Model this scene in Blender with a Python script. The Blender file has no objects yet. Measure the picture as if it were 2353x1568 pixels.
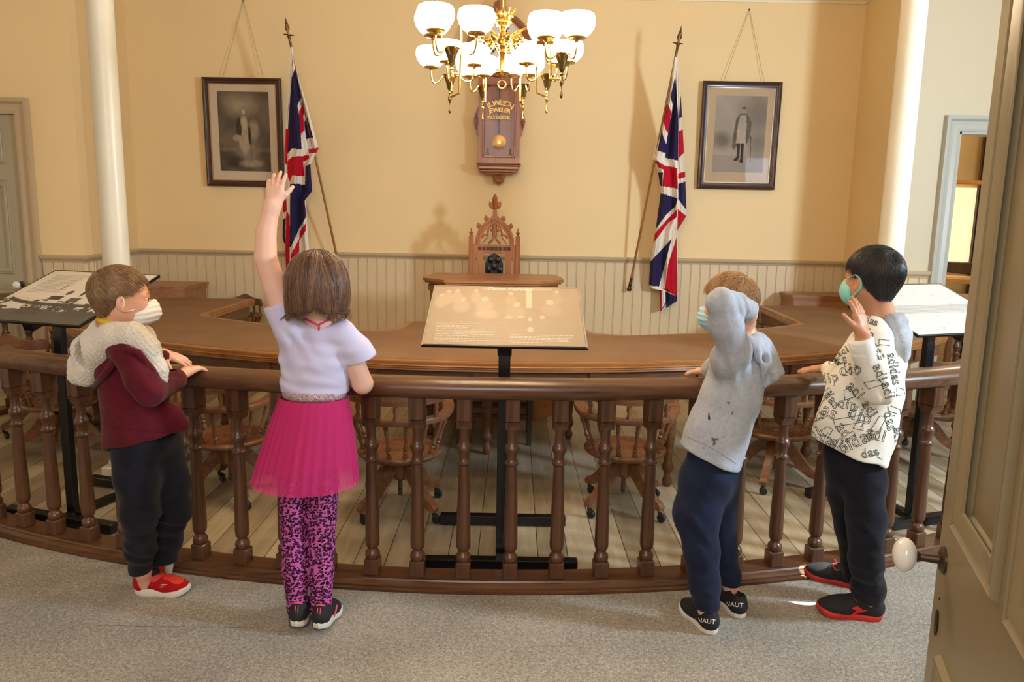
import bpy, bmesh, math, random
import numpy as np
from mathutils import Matrix, Vector
from math import pi, sin, cos, radians as R, atan, atan2, sqrt, hypot, degrees
S = bpy.context.scene; COL = S.collection
random.seed(7); RNG = np.random.default_rng(7)

# ------------------------------------------------------------------ camera
F_PX, PITCH, ROLL, EYE = 1731.0, atan(.162), .0185, 1.5
cam_d = bpy.data.cameras.new('camera'); cam = bpy.data.objects.new('camera', cam_d); COL.objects.link(cam)
cam_d.sensor_width = 36; cam_d.lens = F_PX / 2353 * 36; cam_d.clip_start = .02
cam.matrix_world = Matrix.Translation((0, 0, EYE)) @ Matrix.Rotation(pi / 2 - PITCH, 4, 'X') @ Matrix.Rotation(ROLL, 4, 'Z')
S.camera = cam

# ------------------------------------------------------------------ view, world, lights
S.view_settings.view_transform = 'Standard'; S.view_settings.look = 'None'
S.view_settings.exposure = 0.15; S.view_settings.gamma = 1; S.view_settings.use_curve_mapping = False
W = bpy.data.worlds.new('room_surroundings'); S.world = W; W.use_nodes = True
W.node_tree.nodes['Background'].inputs[0].default_value = (1, .72, .44, 1)
W.node_tree.nodes['Background'].inputs[1].default_value = 0.62

def area(name, loc, to, size, power, col):
    l = bpy.data.lights.new(name, 'AREA'); l.size = size; l.energy = power; l.color = col
    o = bpy.data.objects.new(name, l); COL.objects.link(o); o.location = loc
    o.rotation_euler = (Vector(to) - Vector(loc)).to_track_quat('-Z', 'Y').to_euler(); return o
area('window_daylight', (4.05, 1.95, 2.15), (-.9, 6.2, 1.6), .42, 160, (.66, .84, 1))
area('front_fill', (-.2, -1.6, 2.9), (0, 4.0, .5), 2.0, 80, (.94, .95, 1))  # unseen soft fill, added behind the camera to brighten the near side

def sunfleck(to, ang, power):
    l = bpy.data.lights.new('sun_fleck', 'SPOT'); l.energy = power; l.spot_size = R(ang); l.spot_blend = .15; l.shadow_soft_size = .002; o = bpy.data.objects.new('sun_fleck', l); COL.objects.link(o)
    o.location = (4.2, 1.9, 3.1); o.rotation_euler = (Vector(to) - o.location).to_track_quat('-Z', 'Y').to_euler()
sunfleck((1.185, 2.85, 0), 1.3, 5200); sunfleck((1.32, 3.04, .05), .5, 5200)

# ------------------------------------------------------------------ image <-> world bookkeeping (used only to measure positions)
def ray(px, py):
    x, y = px - 1176.5, py - 784; c, s = cos(ROLL), sin(ROLL)
    x, y = (x * c + y * s) / F_PX, (-x * s + y * c) / F_PX
    return np.array([x, cos(PITCH) - y * sin(PITCH), -sin(PITCH) - y * cos(PITCH)])
def gz(px, py, z=0.): d = ray(px, py); return np.array([0, 0, EYE]) + d * (z - EYE) / d[2]
def J(px, py, Y): d = ray(px, py); return np.array([0, 0, EYE]) + d * Y / d[1]

# ------------------------------------------------------------------ materials
def lin(h):
    if isinstance(h, tuple): return (*h, 1)
    v = [int(h[i:i + 2], 16) / 255 for i in (0, 2, 4)]
    return (*[c / 12.92 if c <= .04045 else ((c + .055) / 1.055) ** 2.4 for c in v], 1)
MATS = {}
def base(name, col=None, rough=.6, metal=0, spec=.5, coat=0, **k):
    if name in MATS: return MATS[name]
    m = bpy.data.materials.new(name); m.use_nodes = True; MATS[name] = m
    b = m.node_tree.nodes['Principled BSDF']
    if col: b.inputs['Base Color'].default_value = lin(col)
    b.inputs['Roughness'].default_value = rough; b.inputs['Metallic'].default_value = metal
    b.inputs['Specular IOR Level'].default_value = spec; b.inputs['Coat Weight'].default_value = coat
    b.inputs['Coat Roughness'].default_value = .12
    for kk, v in k.items(): b.inputs[kk.replace('_', ' ')].default_value = v
    return m
class NT:
    def __init__(s, m): s.t = m.node_tree; s.b = s.t.nodes['Principled BSDF']
    def n(s, typ, **k):
        x = s.t.nodes.new('ShaderNode' + typ)
        for a, v in k.items():
            if a in x.inputs.keys(): x.inputs[a].default_value = v
            else: setattr(x, a, v)
        return x
    def l(s, a, b): s.t.links.new(a, b)
    def coord(s, scale=(1, 1, 1), rot=(0, 0, 0), kind='Object'):
        c = s.n('TexCoord'); mp = s.n('Mapping'); mp.inputs['Scale'].default_value = scale; mp.inputs['Rotation'].default_value = rot
        s.l(c.outputs[kind], mp.inputs[0]); return mp.outputs[0]
    def ramp(s, fac, stops, interp='LINEAR'):
        r = s.n('ValToRGB'); r.color_ramp.interpolation = interp; e = r.color_ramp.elements
        while len(e) < len(stops): e.new(.5)
        for i, (p, c) in enumerate(stops): e[i].position = p; e[i].color = lin(c)
        s.l(fac, r.inputs[0]); return r.outputs[0]
    def bump(s, h, st=.3, d=.01):
        b = s.n('Bump'); b.inputs['Strength'].default_value = st; b.inputs['Distance'].default_value = d
        s.l(h, b.inputs['Height']); s.l(b.outputs[0], s.b.inputs['Normal']); return b
def wood(name, c1, c2, axis='z', rough=.33, sc=1., coat=.15):
    if name in MATS: return MATS[name]
    m = base(name, c1, rough, coat=coat); t = NT(m)
    k = {'x': (2.2, 38, 38), 'y': (38, 2.2, 38), 'z': (38, 38, 2.2)}[axis]
    n1 = t.n('TexNoise', Scale=1.3 * sc, Detail=6., Roughness=.62, Distortion=.6); t.l(t.coord(k), n1.inputs[0])
    n2 = t.n('TexNoise', Scale=1.7 * sc, Detail=2.); t.l(t.coord(tuple(q * .2 for q in k)), n2.inputs[0])
    mx = t.n('Mix', data_type='FLOAT'); mx.inputs[0].default_value = .4
    t.l(n1.outputs[0], mx.inputs[2]); t.l(n2.outputs[0], mx.inputs[3])
    t.l(t.ramp(mx.outputs[0], [(.33, c2), (.62, c1)]), t.b.inputs['Base Color'])
    t.bump(n1.outputs[0], .12, .002); return m
def fabric(name, col, col2=None, sc=220, rough=.9, bump=.25, sheen=.15, blotch=6):
    if name in MATS: return MATS[name]
    m = base(name, col, rough, spec=.15, Sheen_Weight=sheen * .3); t = NT(m)
    n = t.n('TexNoise', Scale=float(sc), Detail=3.); c = t.coord(); t.l(c, n.inputs[0])
    if col2:
        n2 = t.n('TexNoise', Scale=float(blotch), Detail=4.); t.l(c, n2.inputs[0])
        mx = t.n('Mix', data_type='FLOAT'); mx.inputs[0].default_value = .5; t.l(n.outputs[0], mx.inputs[2]); t.l(n2.outputs[0], mx.inputs[3])
        t.l(t.ramp(mx.outputs[0], [(.4, col2), (.62, col)]), t.b.inputs['Base Color'])
    t.bump(n.outputs[0], bump, .002); return m
def paint(name, col, rough=.5, bump=.05, sc=60):
    if name in MATS: return MATS[name]
    m = base(name, col, rough); t = NT(m); n = t.n('TexNoise', Scale=float(sc), Detail=4.); t.l(t.coord(), n.inputs[0]); t.bump(n.outputs[0], bump, .003); return m

OAK_Z = wood('oak_upright', '63402a', '362012', 'z'); OAK_X = wood('oak_lengthwise', '67432b', '3a2213', 'x')
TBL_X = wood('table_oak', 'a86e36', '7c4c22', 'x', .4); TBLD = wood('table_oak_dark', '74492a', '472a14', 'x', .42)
DESK = wood('desk_oak', 'a9713f', '784a24', 'x', .38); CHAIR = wood('chair_oak', '85593a', '54331d', 'z', .4)
CHR_X = wood('chair_oak_across', '85593a', '54331d', 'x', .38); LOAK = wood('light_oak', 'c98a48', 'a0652e', 'x', .4)
WALN = wood('walnut_case', 'ad683f', '7d4628', 'z', .4); WALN2 = wood('walnut_trim', 'b0683a', '7d4526', 'x', .35)
GOTH = wood('carved_oak', 'b4703f', '8c4f28', 'z', .45); FRAME = wood('dark_frame', '4a2c22', '2a1712', 'x', .3)
POLEW = wood('pole_wood', 'a8702f', '7d4d1c', 'z', .35); DARKW = wood('dark_wood', '4b3220', '2a1a10', 'z', .5)
BRASS = base('brass', 'e2bd70', .2, 1); BRASSD = base('aged_brass', '6d5a36', .32, 1); IRON = base('dark_iron', '1d1b1a', .4, .6)
BLACK = base('black_powder_coat', '0d0e12', .28); CASTOR = base('castor_rubber', '20201f', .45); STEEL = base('screw_steel', '55524e', .35, .9)
PORC = base('white_porcelain', 'f1f0ea', .08, coat=.6); BRONZE = base('bronze_hardware', '5e5043', .35, .8)
TRIMP = paint('grey_trim_paint', 'bfab8b', .4); BOARDP = paint('beadboard_paint', 'd9c49e', .45); DOORP = paint('door_paint', 'a89f86', .35, .12, 25)
WALLP = paint('yellow_wall_paint', 'f0d6a2', .6, .08, 40); WALLG = paint('cream_wall_paint', 'cfc3a8', .6, .08, 40); CEILP = paint('ceiling_paint', 'ead9b4', .7)
COLP = paint('column_paint', 'd9d5c2', .35, .05, 30); WHITEP = base('white_paper', 'f2efe8', .35)

# ------------------------------------------------------------------ mesh building
def tagit(o, label=None, cat=None, group=None, kind=None):
    for k, v in (('label', label), ('category', cat), ('group', group), ('kind', kind)):
        if v: o[k] = v
    return o
def wloc(p):
    v = Vector((0, 0, 0))
    while p is not None: v = v + p.location; p = p.parent
    return v
def mkobj(name, V, Fc, mat, parent=None, org=None, smooth=35, mi=None):
    V = np.asarray(V, float).reshape(-1, 3)
    off = wloc(parent) if parent is not None else Vector(org if org is not None else (0, 0, 0))
    me = bpy.data.meshes.new(name)
    if isinstance(Fc, np.ndarray):
        me.vertices.add(len(V)); me.vertices.foreach_set('co', (V - np.array(off)).astype(np.float32).ravel())
        k = Fc.shape[1]; me.loops.add(Fc.size); me.loops.foreach_set('vertex_index', Fc.astype(np.int32).ravel())
        me.polygons.add(len(Fc)); me.polygons.foreach_set('loop_start', np.arange(0, Fc.size, k, dtype=np.int32))
        me.update(calc_edges=True)
    else:
        me.from_pydata((V - np.array(off)).tolist(), [], Fc)
    for m in (mat if isinstance(mat, (list, tuple)) else [mat]): me.materials.append(m)
    if mi is not None: me.polygons.foreach_set('material_index', np.asarray(mi, dtype=np.int32))
    if smooth:
        me.polygons.foreach_set('use_smooth', np.ones(len(me.polygons), dtype=bool))
        if smooth < 180: me.set_sharp_from_angle(angle=R(smooth))
    me.update()
    o = bpy.data.objects.new(name, me); COL.objects.link(o)
    if parent is not None: o.parent = parent
    else: o.location = off
    return o
def empty(name, loc, label=None, cat=None, group=None, kind=None):
    o = bpy.data.objects.new(name, None); COL.objects.link(o); o.location = loc; o.empty_display_size = .1
    return tagit(o, label, cat, group, kind)
def nrm(v): v = np.asarray(v, float); return v / (np.linalg.norm(v) + 1e-12)
class M:
    def __init__(s): s.v = []; s.f = []; s.mi = []; s.cur = 0
    def add(s, V, Fc):
        o = len(s.v); s.v += [tuple(p) for p in V]; s.f += [[i + o for i in q] for q in Fc]; s.mi += [s.cur] * len(Fc); return s
    def box(s, c, d, rz=0, mat=None):
        x, y, z = d[0] / 2, d[1] / 2, d[2] / 2; P = []
        for k in (-1, 1):
            for a, b in ((-1, -1), (1, -1), (1, 1), (-1, 1)):
                p = Vector((a * x, b * y, k * z)); p = (Matrix.Rotation(rz, 3, 'Z') @ p) if rz else p
                if mat is not None: p = mat @ p
                P.append((c[0] + p[0], c[1] + p[1], c[2] + p[2]))
        return s.add(P, [(3, 2, 1, 0), (4, 5, 6, 7), (0, 1, 5, 4), (1, 2, 6, 5), (2, 3, 7, 6), (3, 0, 4, 7)])
    def bbox(s, c, d, b=.004, rz=0):   # box with bevelled vertical and horizontal edges
        x, y, z = d[0] / 2, d[1] / 2, d[2] / 2; rings = []
        for zz, k in ((-z, b), (-z + b, 0), (z - b, 0), (z, b)):
            X, Y = x - k, y - k; q = b if k == 0 else b * .5
            rings.append([(X - q, -Y, zz), (X, -Y + q, zz), (X, Y - q, zz), (X - q, Y, zz), (-X + q, Y, zz), (-X, Y - q, zz), (-X, -Y + q, zz), (-X + q, -Y, zz)])
        P = [p for r in rings for p in r]; cr, sr = cos(rz), sin(rz)
        P = [(c[0] + p[0] * cr - p[1] * sr, c[1] + p[0] * sr + p[1] * cr, c[2] + p[2]) for p in P]
        Fc = [[r * 8 + i, r * 8 + (i + 1) % 8, r * 8 + 8 + (i + 1) % 8, r * 8 + 8 + i] for r in range(3) for i in range(8)]
        return s.add(P, Fc + [list(range(7, -1, -1)), list(range(24, 32))])
    def lathe(s, prof, c=(0, 0, 0), n=20, ax=None, cap=True, flute=None):
        q = Vector((0, 0, 1)).rotation_difference(Vector(ax)) if ax is not None else None
        P = []
        for r, z in prof:
            for i in range(n):
                a = 2 * pi * i / n; rr = r * (1 + (flute[0] * cos(flute[1] * a) if flute else 0)); p = Vector((rr * cos(a), rr * sin(a), z))
                if q: p = q @ p
                P.append((p[0] + c[0], p[1] + c[1], p[2] + c[2]))
        m = len(prof); Fc = [[r * n + i, r * n + (i + 1) % n, (r + 1) * n + (i + 1) % n, (r + 1) * n + i] for r in range(m - 1) for i in range(n)]
        if cap: Fc += [list(range(n - 1, -1, -1)), [(m - 1) * n + i for i in range(n)]]
        return s.add(P, Fc)
    def tube(s, pts, r, n=8, cap=True, flat=None):
        pts = [np.asarray(p, float) for p in pts]; m = len(pts); rr = r if hasattr(r, '__len__') else [r] * m
        up = None; P = []
        for i in range(m):
            t = nrm(pts[min(i + 1, m - 1)] - pts[max(i - 1, 0)])
            if up is None: up = np.array([0, 0, 1.]) if abs(t[2]) < .9 else np.array([0, 1., 0])
            b = nrm(np.cross(t, up)); up = nrm(np.cross(b, t))
            for k in range(n):
                a = 2 * pi * k / n; P.append(pts[i] + rr[i] * (cos(a) * b + (flat or 1) * sin(a) * up))
        Fc = [[i * n + k, i * n + (k + 1) % n, (i + 1) * n + (k + 1) % n, (i + 1) * n + k] for i in range(m - 1) for k in range(n)]
        if cap: Fc += [list(range(n - 1, -1, -1)), [(m - 1) * n + k for k in range(n)]]
        return s.add(P, Fc)
    def sweep(s, path, prof, closed=False, caps=True):   # prof (outward o, z) swept along a horizontal path; outward = right of travel
        m = len(path); k = len(prof); P = []
        for i in range(m):
            p = np.array(path[i][:2], float); a = np.array(path[(i - 1) % m if closed else max(i - 1, 0)][:2]); b = np.array(path[(i + 1) % m if closed else min(i + 1, m - 1)][:2])
            d1 = nrm(p - a) if (closed or i > 0) else nrm(b - p); d2 = nrm(b - p) if (closed or i < m - 1) else d1
            t = nrm(d1 + d2); w = 1 / max(.35, float(t @ d1)); nx, ny = t[1], -t[0]; z0 = path[i][2] if len(path[i]) > 2 else 0
            for o, z in prof: P.append((p[0] + nx * o * w, p[1] + ny * o * w, z0 + z))
        Fc = [[i * k + j, i * k + (j + 1) % k, ((i + 1) % m) * k + (j + 1) % k, ((i + 1) % m) * k + j] for i in range(m if closed else m - 1) for j in range(k)]
        if caps and not closed: Fc += [list(range(k - 1, -1, -1)), [(m - 1) * k + j for j in range(k)]]
        return s.add(P, Fc)
    def prism(s, poly, z0, z1, mat=None):
        n = len(poly); P = [Vector((x, y, z0)) for x, y in poly] + [Vector((x, y, z1)) for x, y in poly]
        if mat is not None: P = [mat @ p for p in P]
        return s.add([tuple(p) for p in P], [list(range(n - 1, -1, -1)), list(range(n, 2 * n))] + [[i, (i + 1) % n, n + (i + 1) % n, n + i] for i in range(n)])
    def ball(s, c, r, n=14, sc=(1, 1, 1), ax=None):
        k = n // 2 + 1; return s.lathe([(r * max(.02, sin(pi * i / k)) , -r * cos(pi * i / k)) for i in range(k + 1)], c, n, ax) if sc == (1, 1, 1) else s._eb(c, r, n, sc)
    def _eb(s, c, r, n, sc):
        q = M(); q.ball((0, 0, 0), 1, n); return s.add([(c[0] + p[0] * r * sc[0], c[1] + p[1] * r * sc[1], c[2] + p[2] * r * sc[2]) for p in q.v], q.f)
    def xf(s, mat): s.v = [tuple(mat @ Vector(p)) for p in s.v]; return s
    def build(s, name, mat, parent=None, org=None, smooth=35):
        return mkobj(name, s.v, s.f, mat, parent, org, smooth, s.mi if isinstance(mat, (list, tuple)) else None)
def structure(o): o['kind'] = 'structure'; return o
def copy_tree(o, parent=None):
    c = o.copy(); COL.objects.link(c); c.parent = parent
    for ch in o.children: copy_tree(ch, c)
    return c
def text_shape(body, size, ext=.0008, align='CENTER', shear=0, bold=0):
    cu = bpy.data.curves.new('lettering', 'FONT'); cu.body = body; cu.size = size; cu.extrude = ext; cu.align_x = align; cu.shear = shear; cu.resolution_u = 3; cu.offset = bold * size
    o = bpy.data.objects.new('lettering', cu); COL.objects.link(o); bpy.context.view_layer.update()
    me = bpy.data.meshes.new_from_object(o.evaluated_get(bpy.context.evaluated_depsgraph_get()))
    V = np.array([v.co[:] for v in me.vertices]).reshape(-1, 3); Fc = [list(p.vertices) for p in me.polygons]
    bpy.data.objects.remove(o); bpy.data.curves.remove(cu); bpy.data.meshes.remove(me); return V, Fc

# ------------------------------------------------------------------ smooth implicit surfaces (bodies, clothes, shoes)
class SDF:
    def __init__(s): s.p = []
    def cap(s, a, b, ra, rb=None, k=.02, ax=None, f=1.):
        rb = ra if rb is None else rb; a = np.asarray(a, float); b = np.asarray(b, float); ba = b - a; L = float(ba @ ba) + 1e-12
        def d(X, Y, Z):
            x, y, z = X - a[0], Y - a[1], Z - a[2]; h = np.clip((x * ba[0] + y * ba[1] + z * ba[2]) / L, 0, 1)
            x, y, z = x - h * ba[0], y - h * ba[1], z - h * ba[2]; q = x * x + y * y + z * z
            if ax is not None: w = x * ax[0] + y * ax[1] + z * ax[2]; q = q + w * w * (1 / f ** 2 - 1)
            return np.sqrt(q) - (ra + (rb - ra) * h)
        r = max(ra, rb); s.p.append(('+', d, np.minimum(a, b) - r, np.maximum(a, b) + r, k)); return s
    def chain(s, pts, rs, k=.02, ax=None, f=1.):
        for i in range(len(pts) - 1): s.cap(pts[i], pts[i + 1], rs[i], rs[i + 1], k, ax, f)
        return s
    def ell(s, c, r, B=None, k=.02, op='+'):
        c = np.asarray(c, float); B = np.eye(3) if B is None else np.asarray(B, float)
        def d(X, Y, Z):
            x, y, z = X - c[0], Y - c[1], Z - c[2]; k0 = 0; k1 = 0
            for i in range(3):
                q = (B[i][0] * x + B[i][1] * y + B[i][2] * z) / r[i]; k0 = k0 + q * q; k1 = k1 + (q / r[i]) ** 2
            k0 = np.sqrt(k0); return k0 * (k0 - 1) / np.sqrt(k1 + 1e-9)
        m = max(r); s.p.append((op, d, c - m, c + m, k)); return s
    def cut(s, fn, k=.004): s.p.append(('x', fn, None, None, k)); return s
    def disp(s, fn): s.p.append(('d', fn, None, None, 0)); return s
    def eval(s, X, Y, Z, lo=None, hi=None):
        V = None
        for op, d, a, b, k in s.p:
            if op in '+-' and lo is not None and (np.any(a - k - .03 > hi) or np.any(b + k + .03 < lo)): continue
            if op == '+':
                q = d(X, Y, Z)
                if V is None: V = q + 0 * (X + Y + Z)
                elif k > 0: h = np.maximum(k - np.abs(V - q), 0) / k; V = np.minimum(V, q) - h * h * k * .25
                else: V = np.minimum(V, q)
            elif V is None: continue
            elif op == 'd': V = V - d(X, Y, Z)
            else:
                q = d(X, Y, Z) if op == 'x' else -d(X, Y, Z)
                h = np.maximum(k - np.abs(V - q), 0) / max(k, 1e-6); V = np.maximum(V, q) + h * h * k * .25
        return V
    def mesh(s, name, vox, mat, parent=None, org=None, n=30):
        lo = np.min([q[2] for q in s.p if q[0] == '+'], 0) - .03; hi = np.max([q[3] for q in s.p if q[0] == '+'], 0) + .03
        nb = np.ceil((hi - lo) / vox / n).astype(int) + 1; N = nb * n + 4; keys = []; vs = []; fs = []
        cid = lambda i, j, k: (i * N[1] + j) * N[2] + k
        half = n * vox * .5 * sqrt(3) + .02
        for bi in range(nb[0]):
            for bj in range(nb[1]):
                for bk in range(nb[2]):
                    o = np.array([bi, bj, bk]) * n; c = lo + (o + n / 2) * vox; dm = 9
                    blo, bhi = lo + (o - 2) * vox, lo + (o + n + 2) * vox
                    for q in s.p:
                        if q[0] == '+' and np.all(q[2] - .02 < bhi) and np.all(q[3] + .02 > blo): dm = min(dm, float(q[1](*c)))
                    if dm > half * 1.25: continue
                    g = [lo[a] + (o[a] - 1 + np.arange(n + 2)) * vox for a in range(3)]
                    V = s.eval(g[0][:, None, None], g[1][None, :, None], g[2][None, None, :], blo, bhi)
                    if V is None: continue
                    I = V < 0
                    if not I.any() or I.all(): continue
                    cs = np.zeros((n + 1,) * 3, np.int8)
                    for a in (0, 1):
                        for b in (0, 1):
                            for d in (0, 1): cs += I[a:n + 1 + a, b:n + 1 + b, d:n + 1 + d]
                    ci, cj, ck = np.nonzero((cs > 0) & (cs < 8))
                    if len(ci) == 0: continue
                    acc = np.zeros((len(ci), 3)); cnt = np.zeros(len(ci))
                    for ax in range(3):
                        for a in (0, 1):
                            for b in (0, 1):
                                o0 = [0, 0, 0]; oth = [q for q in range(3) if q != ax]; o0[oth[0]] = a; o0[oth[1]] = b; o1 = list(o0); o1[ax] = 1
                                v0 = V[ci + o0[0], cj + o0[1], ck + o0[2]]; v1 = V[ci + o1[0], cj + o1[1], ck + o1[2]]
                                m = (v0 < 0) != (v1 < 0); t = np.where(m, v0 / np.where(m, v0 - v1, 1), 0)
                                p = np.zeros((len(ci), 3)); p += o0; p[:, ax] += t; acc += p * m[:, None]; cnt += m
                    vs.append(lo + (acc / cnt[:, None] + np.c_[ci, cj, ck] + o - 1) * vox)
                    keys.append(cid(ci + o[0], cj + o[1], ck + o[2]))
                    for ax in range(3):
                        u, w = (ax + 1) % 3, (ax + 2) % 3; sl0 = [slice(1, n + 1)] * 3; sl1 = list(sl0); sl1[ax] = slice(2, n + 2)
                        A, B = I[tuple(sl0)], I[tuple(sl1)]; e = np.array(np.nonzero(A != B)).T + 1
                        if len(e) == 0: continue
                        fl = A[tuple((e - 1).T)]; q = []
                        for du, dw in ((-1, -1), (0, -1), (0, 0), (-1, 0)):
                            g2 = e.copy(); g2[:, u] += du; g2[:, w] += dw; q.append(cid(g2[:, 0] + o[0], g2[:, 1] + o[1], g2[:, 2] + o[2]))
                        q = np.stack(q, 1); q[~fl] = q[~fl][:, ::-1]; fs.append(q)
        keys = np.concatenate(keys); vs = np.concatenate(vs); fs = np.concatenate(fs)
        uk, ix = np.unique(keys, return_index=True); pos = np.searchsorted(uk, fs); pos = np.clip(pos, 0, len(uk) - 1)
        ok = np.all(uk[pos] == fs, 1); return mkobj(name, vs[ix], pos[ok], mat, parent, org, 180)
def wav(P, k, ph=0.): return np.sin(P[0] * k[0] + P[1] * k[1] + P[2] * k[2] + ph)

# ================================================================== the room
CX, CY = -.15, 8.38                                   # centre of the curved bar and table
def arc(r, a0, a1, n=60, z=0): return [(CX + r * sin(R(a0 + (a1 - a0) * i / n)), CY - r * cos(R(a0 + (a1 - a0) * i / n)), z) for i in range(n + 1)]
ZC, RAILZ, YB, YS = 3.72, 1.135, 7.5, 6.1
# plank floor
m = base('floor_planks', 'a8957a', .5); t = NT(m); c = t.coord((1, 1, 1))
sp = t.n('SeparateXYZ'); t.l(c, sp.inputs[0])
def mth(t, op, a, b=None, **k):
    x = t.n('Math', operation=op)
    for i, v in enumerate((a, b)):
        if v is None: continue
        if isinstance(v, (int, float)): x.inputs[i].default_value = v
        else: t.l(v, x.inputs[i])
    return x.outputs[0]
px_ = mth(t, 'DIVIDE', sp.outputs[0], .135); fr = mth(t, 'FRACT', px_); fl = mth(t, 'FLOOR', px_)
e1 = mth(t, 'MINIMUM', fr, mth(t, 'SUBTRACT', 1., fr)); gap = mth(t, 'LESS_THAN', e1, .014)
wn = t.n('TexWhiteNoise', noise_dimensions='1D'); t.l(fl, wn.inputs['W'])
n1 = t.n('TexNoise', Scale=1., Detail=7., Roughness=.65); t.l(t.coord((14, 1.6, 1)), n1.inputs[0])
n2 = t.n('TexNoise', Scale=2.2, Detail=4.); t.l(c, n2.inputs[0])
v = mth(t, 'ADD', mth(t, 'MULTIPLY', wn.outputs[0], .22), mth(t, 'ADD', mth(t, 'MULTIPLY', n1.outputs[0], .45), mth(t, 'MULTIPLY', n2.outputs[0], .4)))
col = t.ramp(v, [(.3, '6a5f4e'), (.5, '9b8d74'), (.68, 'c0b59c')])
mx = t.n('Mix', data_type='RGBA'); t.l(gap, mx.inputs[0]); t.l(col, mx.inputs[6]); mx.inputs[7].default_value = lin('2c2418'); t.l(mx.outputs[2], t.b.inputs['Base Color'])
t.bump(mth(t, 'SUBTRACT', n1.outputs[0], gap), .25, .004)
f = M(); f.box((0, 5.5, -.06), (13, 11, .12)); structure(f.build('floor', m, smooth=0))
# carpet in front of the curved bar, seam lines in it
m = base('carpet', '8f8a80', .95, spec=.1, Sheen_Weight=.2); t = NT(m); c = t.coord()
n1 = t.n('TexNoise', Scale=330., Detail=2.); t.l(c, n1.inputs[0]); n2 = t.n('TexNoise', Scale=75., Detail=4., Roughness=.7); t.l(c, n2.inputs[0])
n3 = t.n('TexNoise', Scale=3., Detail=2.); t.l(c, n3.inputs[0])
v = mth(t, 'ADD', mth(t, 'MULTIPLY', n1.outputs[0], .55), mth(t, 'ADD', mth(t, 'MULTIPLY', n2.outputs[0], .4), mth(t, 'MULTIPLY', n3.outputs[0], .12)))
t.l(t.ramp(v, [(.36, '58534b'), (.52, '8d867a'), (.66, 'b9b1a3')]), t.b.inputs['Base Color']); t.bump(v, .6, .004)
f = M(); P = [(p[0], p[1]) for p in arc(5.548, -62, 62, 80)] + [(6.4, 4.6), (6.4, -3.5), (-6.4, -3.5), (-6.4, 4.6)]
f.prism(P, .0, .0015); o = f.build('carpet', m, org=(0, 0, 0), smooth=0)
tagit(o, 'grey speckled carpet laid in front of the curved wooden railing', 'carpet')
sm = base('carpet_seam', '3d3a35', 1.); f = M()  # dark colour of the carpet seams
for a, b in (((215, 1438), (620, 1444)), ((2050, 1437), (2145, 1436))):
    A, B = gz(*a, .0019), gz(*b, .0019); f.add([A, B, B + [0, .0016, 0], A + [0, .0016, 0]], [(0, 1, 2, 3)])
f.build('seam', sm, o, smooth=0)

def wallq(name, p, q, z0, z1, mat, th=.12, side=1):
    p, q = np.array(p, float), np.array(q, float); d = nrm(q - p); n = np.array([-d[1], d[0]]) * th * side
    P = [p, q, q + n, p + n]; f = M(); f.prism([tuple(x) for x in (P if side > 0 else P[::-1])], z0, z1); return structure(f.build(name, mat, smooth=0))
LBc, RBc, LFc, RFc = (-3.71, YB), (3.27, YB), (-3.46, YS), (3.10, YS)      # corners of the recess
wallq('wall_back', LBc, RBc, 0, ZC, WALLP)
wallq('wall_recess_left', (LFc[0] - .005, LFc[1] + .03), LBc, 0, ZC, WALLP, side=1)
wallq('wall_recess_right', RBc, (RFc[0] + .004, RFc[1] + .03), 0, ZC, WALLP, side=1)
dL = (-4.9, -3.925); dR = (3.47, 4.42); DH = 2.24
wallq('wall_left', (dL[1], YS), LFc, 0, ZC, WALLP); wallq('wall_left_upper', (dL[0], YS), (dL[1], YS), DH, ZC, WALLP); wallq('wall_left_outer', (-6.2, YS), (dL[0], YS), 0, ZC, WALLP)
wallq('wall_right', RFc, (dR[0], YS), 0, ZC, WALLG); wallq('wall_right_upper', (dR[0], YS), (dR[1], YS), DH, ZC, WALLG); wallq('wall_right_outer', (dR[1], YS), (6.2, YS), 0, ZC, WALLG)
f = M(); f.box((0, 4.2, ZC + .05), (12.4, 8.4, .1)); structure(f.build('ceiling', CEILP, smooth=0))
def board(name, p, q, mat=BOARDP, bw=.094):
    p, q = np.array(p), np.array(q); d = q - p; L = np.linalg.norm(d); d = d / L; nn = np.array([d[1], -d[0]]); k = max(1, round(L / bw)); w = L / k; prof = []
    for i in range(k):
        s = i * w
        for a, h in ((.0, .004), (.004, .012), (w - .010, .012), (w - .0075, .0155), (w - .005, .012), (w - .0035, .004)): prof.append(p + d * (s + a) + nn * h)
    poly = [tuple(x) for x in prof] + [tuple(q - nn * .002), tuple(p - nn * .002)]
    f = M(); n = len(poly)
    f.add([(x, y, z) for z in (0, RAILZ - .02) for x, y in poly], [[i, (i + 1) % n, n + (i + 1) % n, n + i] for i in range(n)])
    return structure(f.build(name, mat, smooth=0))
board('wall_back_beadboard', LBc, RBc); board('wall_recess_left_beadboard', LFc, LBc); board('wall_recess_right_beadboard', RBc, RFc)
board('wall_left_beadboard', (-3.80, YS), LFc); board('wall_right_beadboard', RFc, (3.365, YS))
capp = [(-.01, -.045), (.018, -.045), (.022, -.03), (.034, -.022), (.040, -.008), (.040, .004), (.030, .012), (-.01, .012)]
f = M(); f.sweep([(-3.80, YS, RAILZ), (*LFc, RAILZ), (*LBc, RAILZ), (*RBc, RAILZ), (*RFc, RAILZ), (3.36, YS, RAILZ)], capp)
structure(f.build('trim_1', TRIMP))
crown = [(-.01, -.17), (.012, -.17), (.016, -.15), (.03, -.14), (.04, -.11), (.075, -.06), (.11, -.04), (.115, -.01), (.13, 0), (-.01, 0)]
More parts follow.
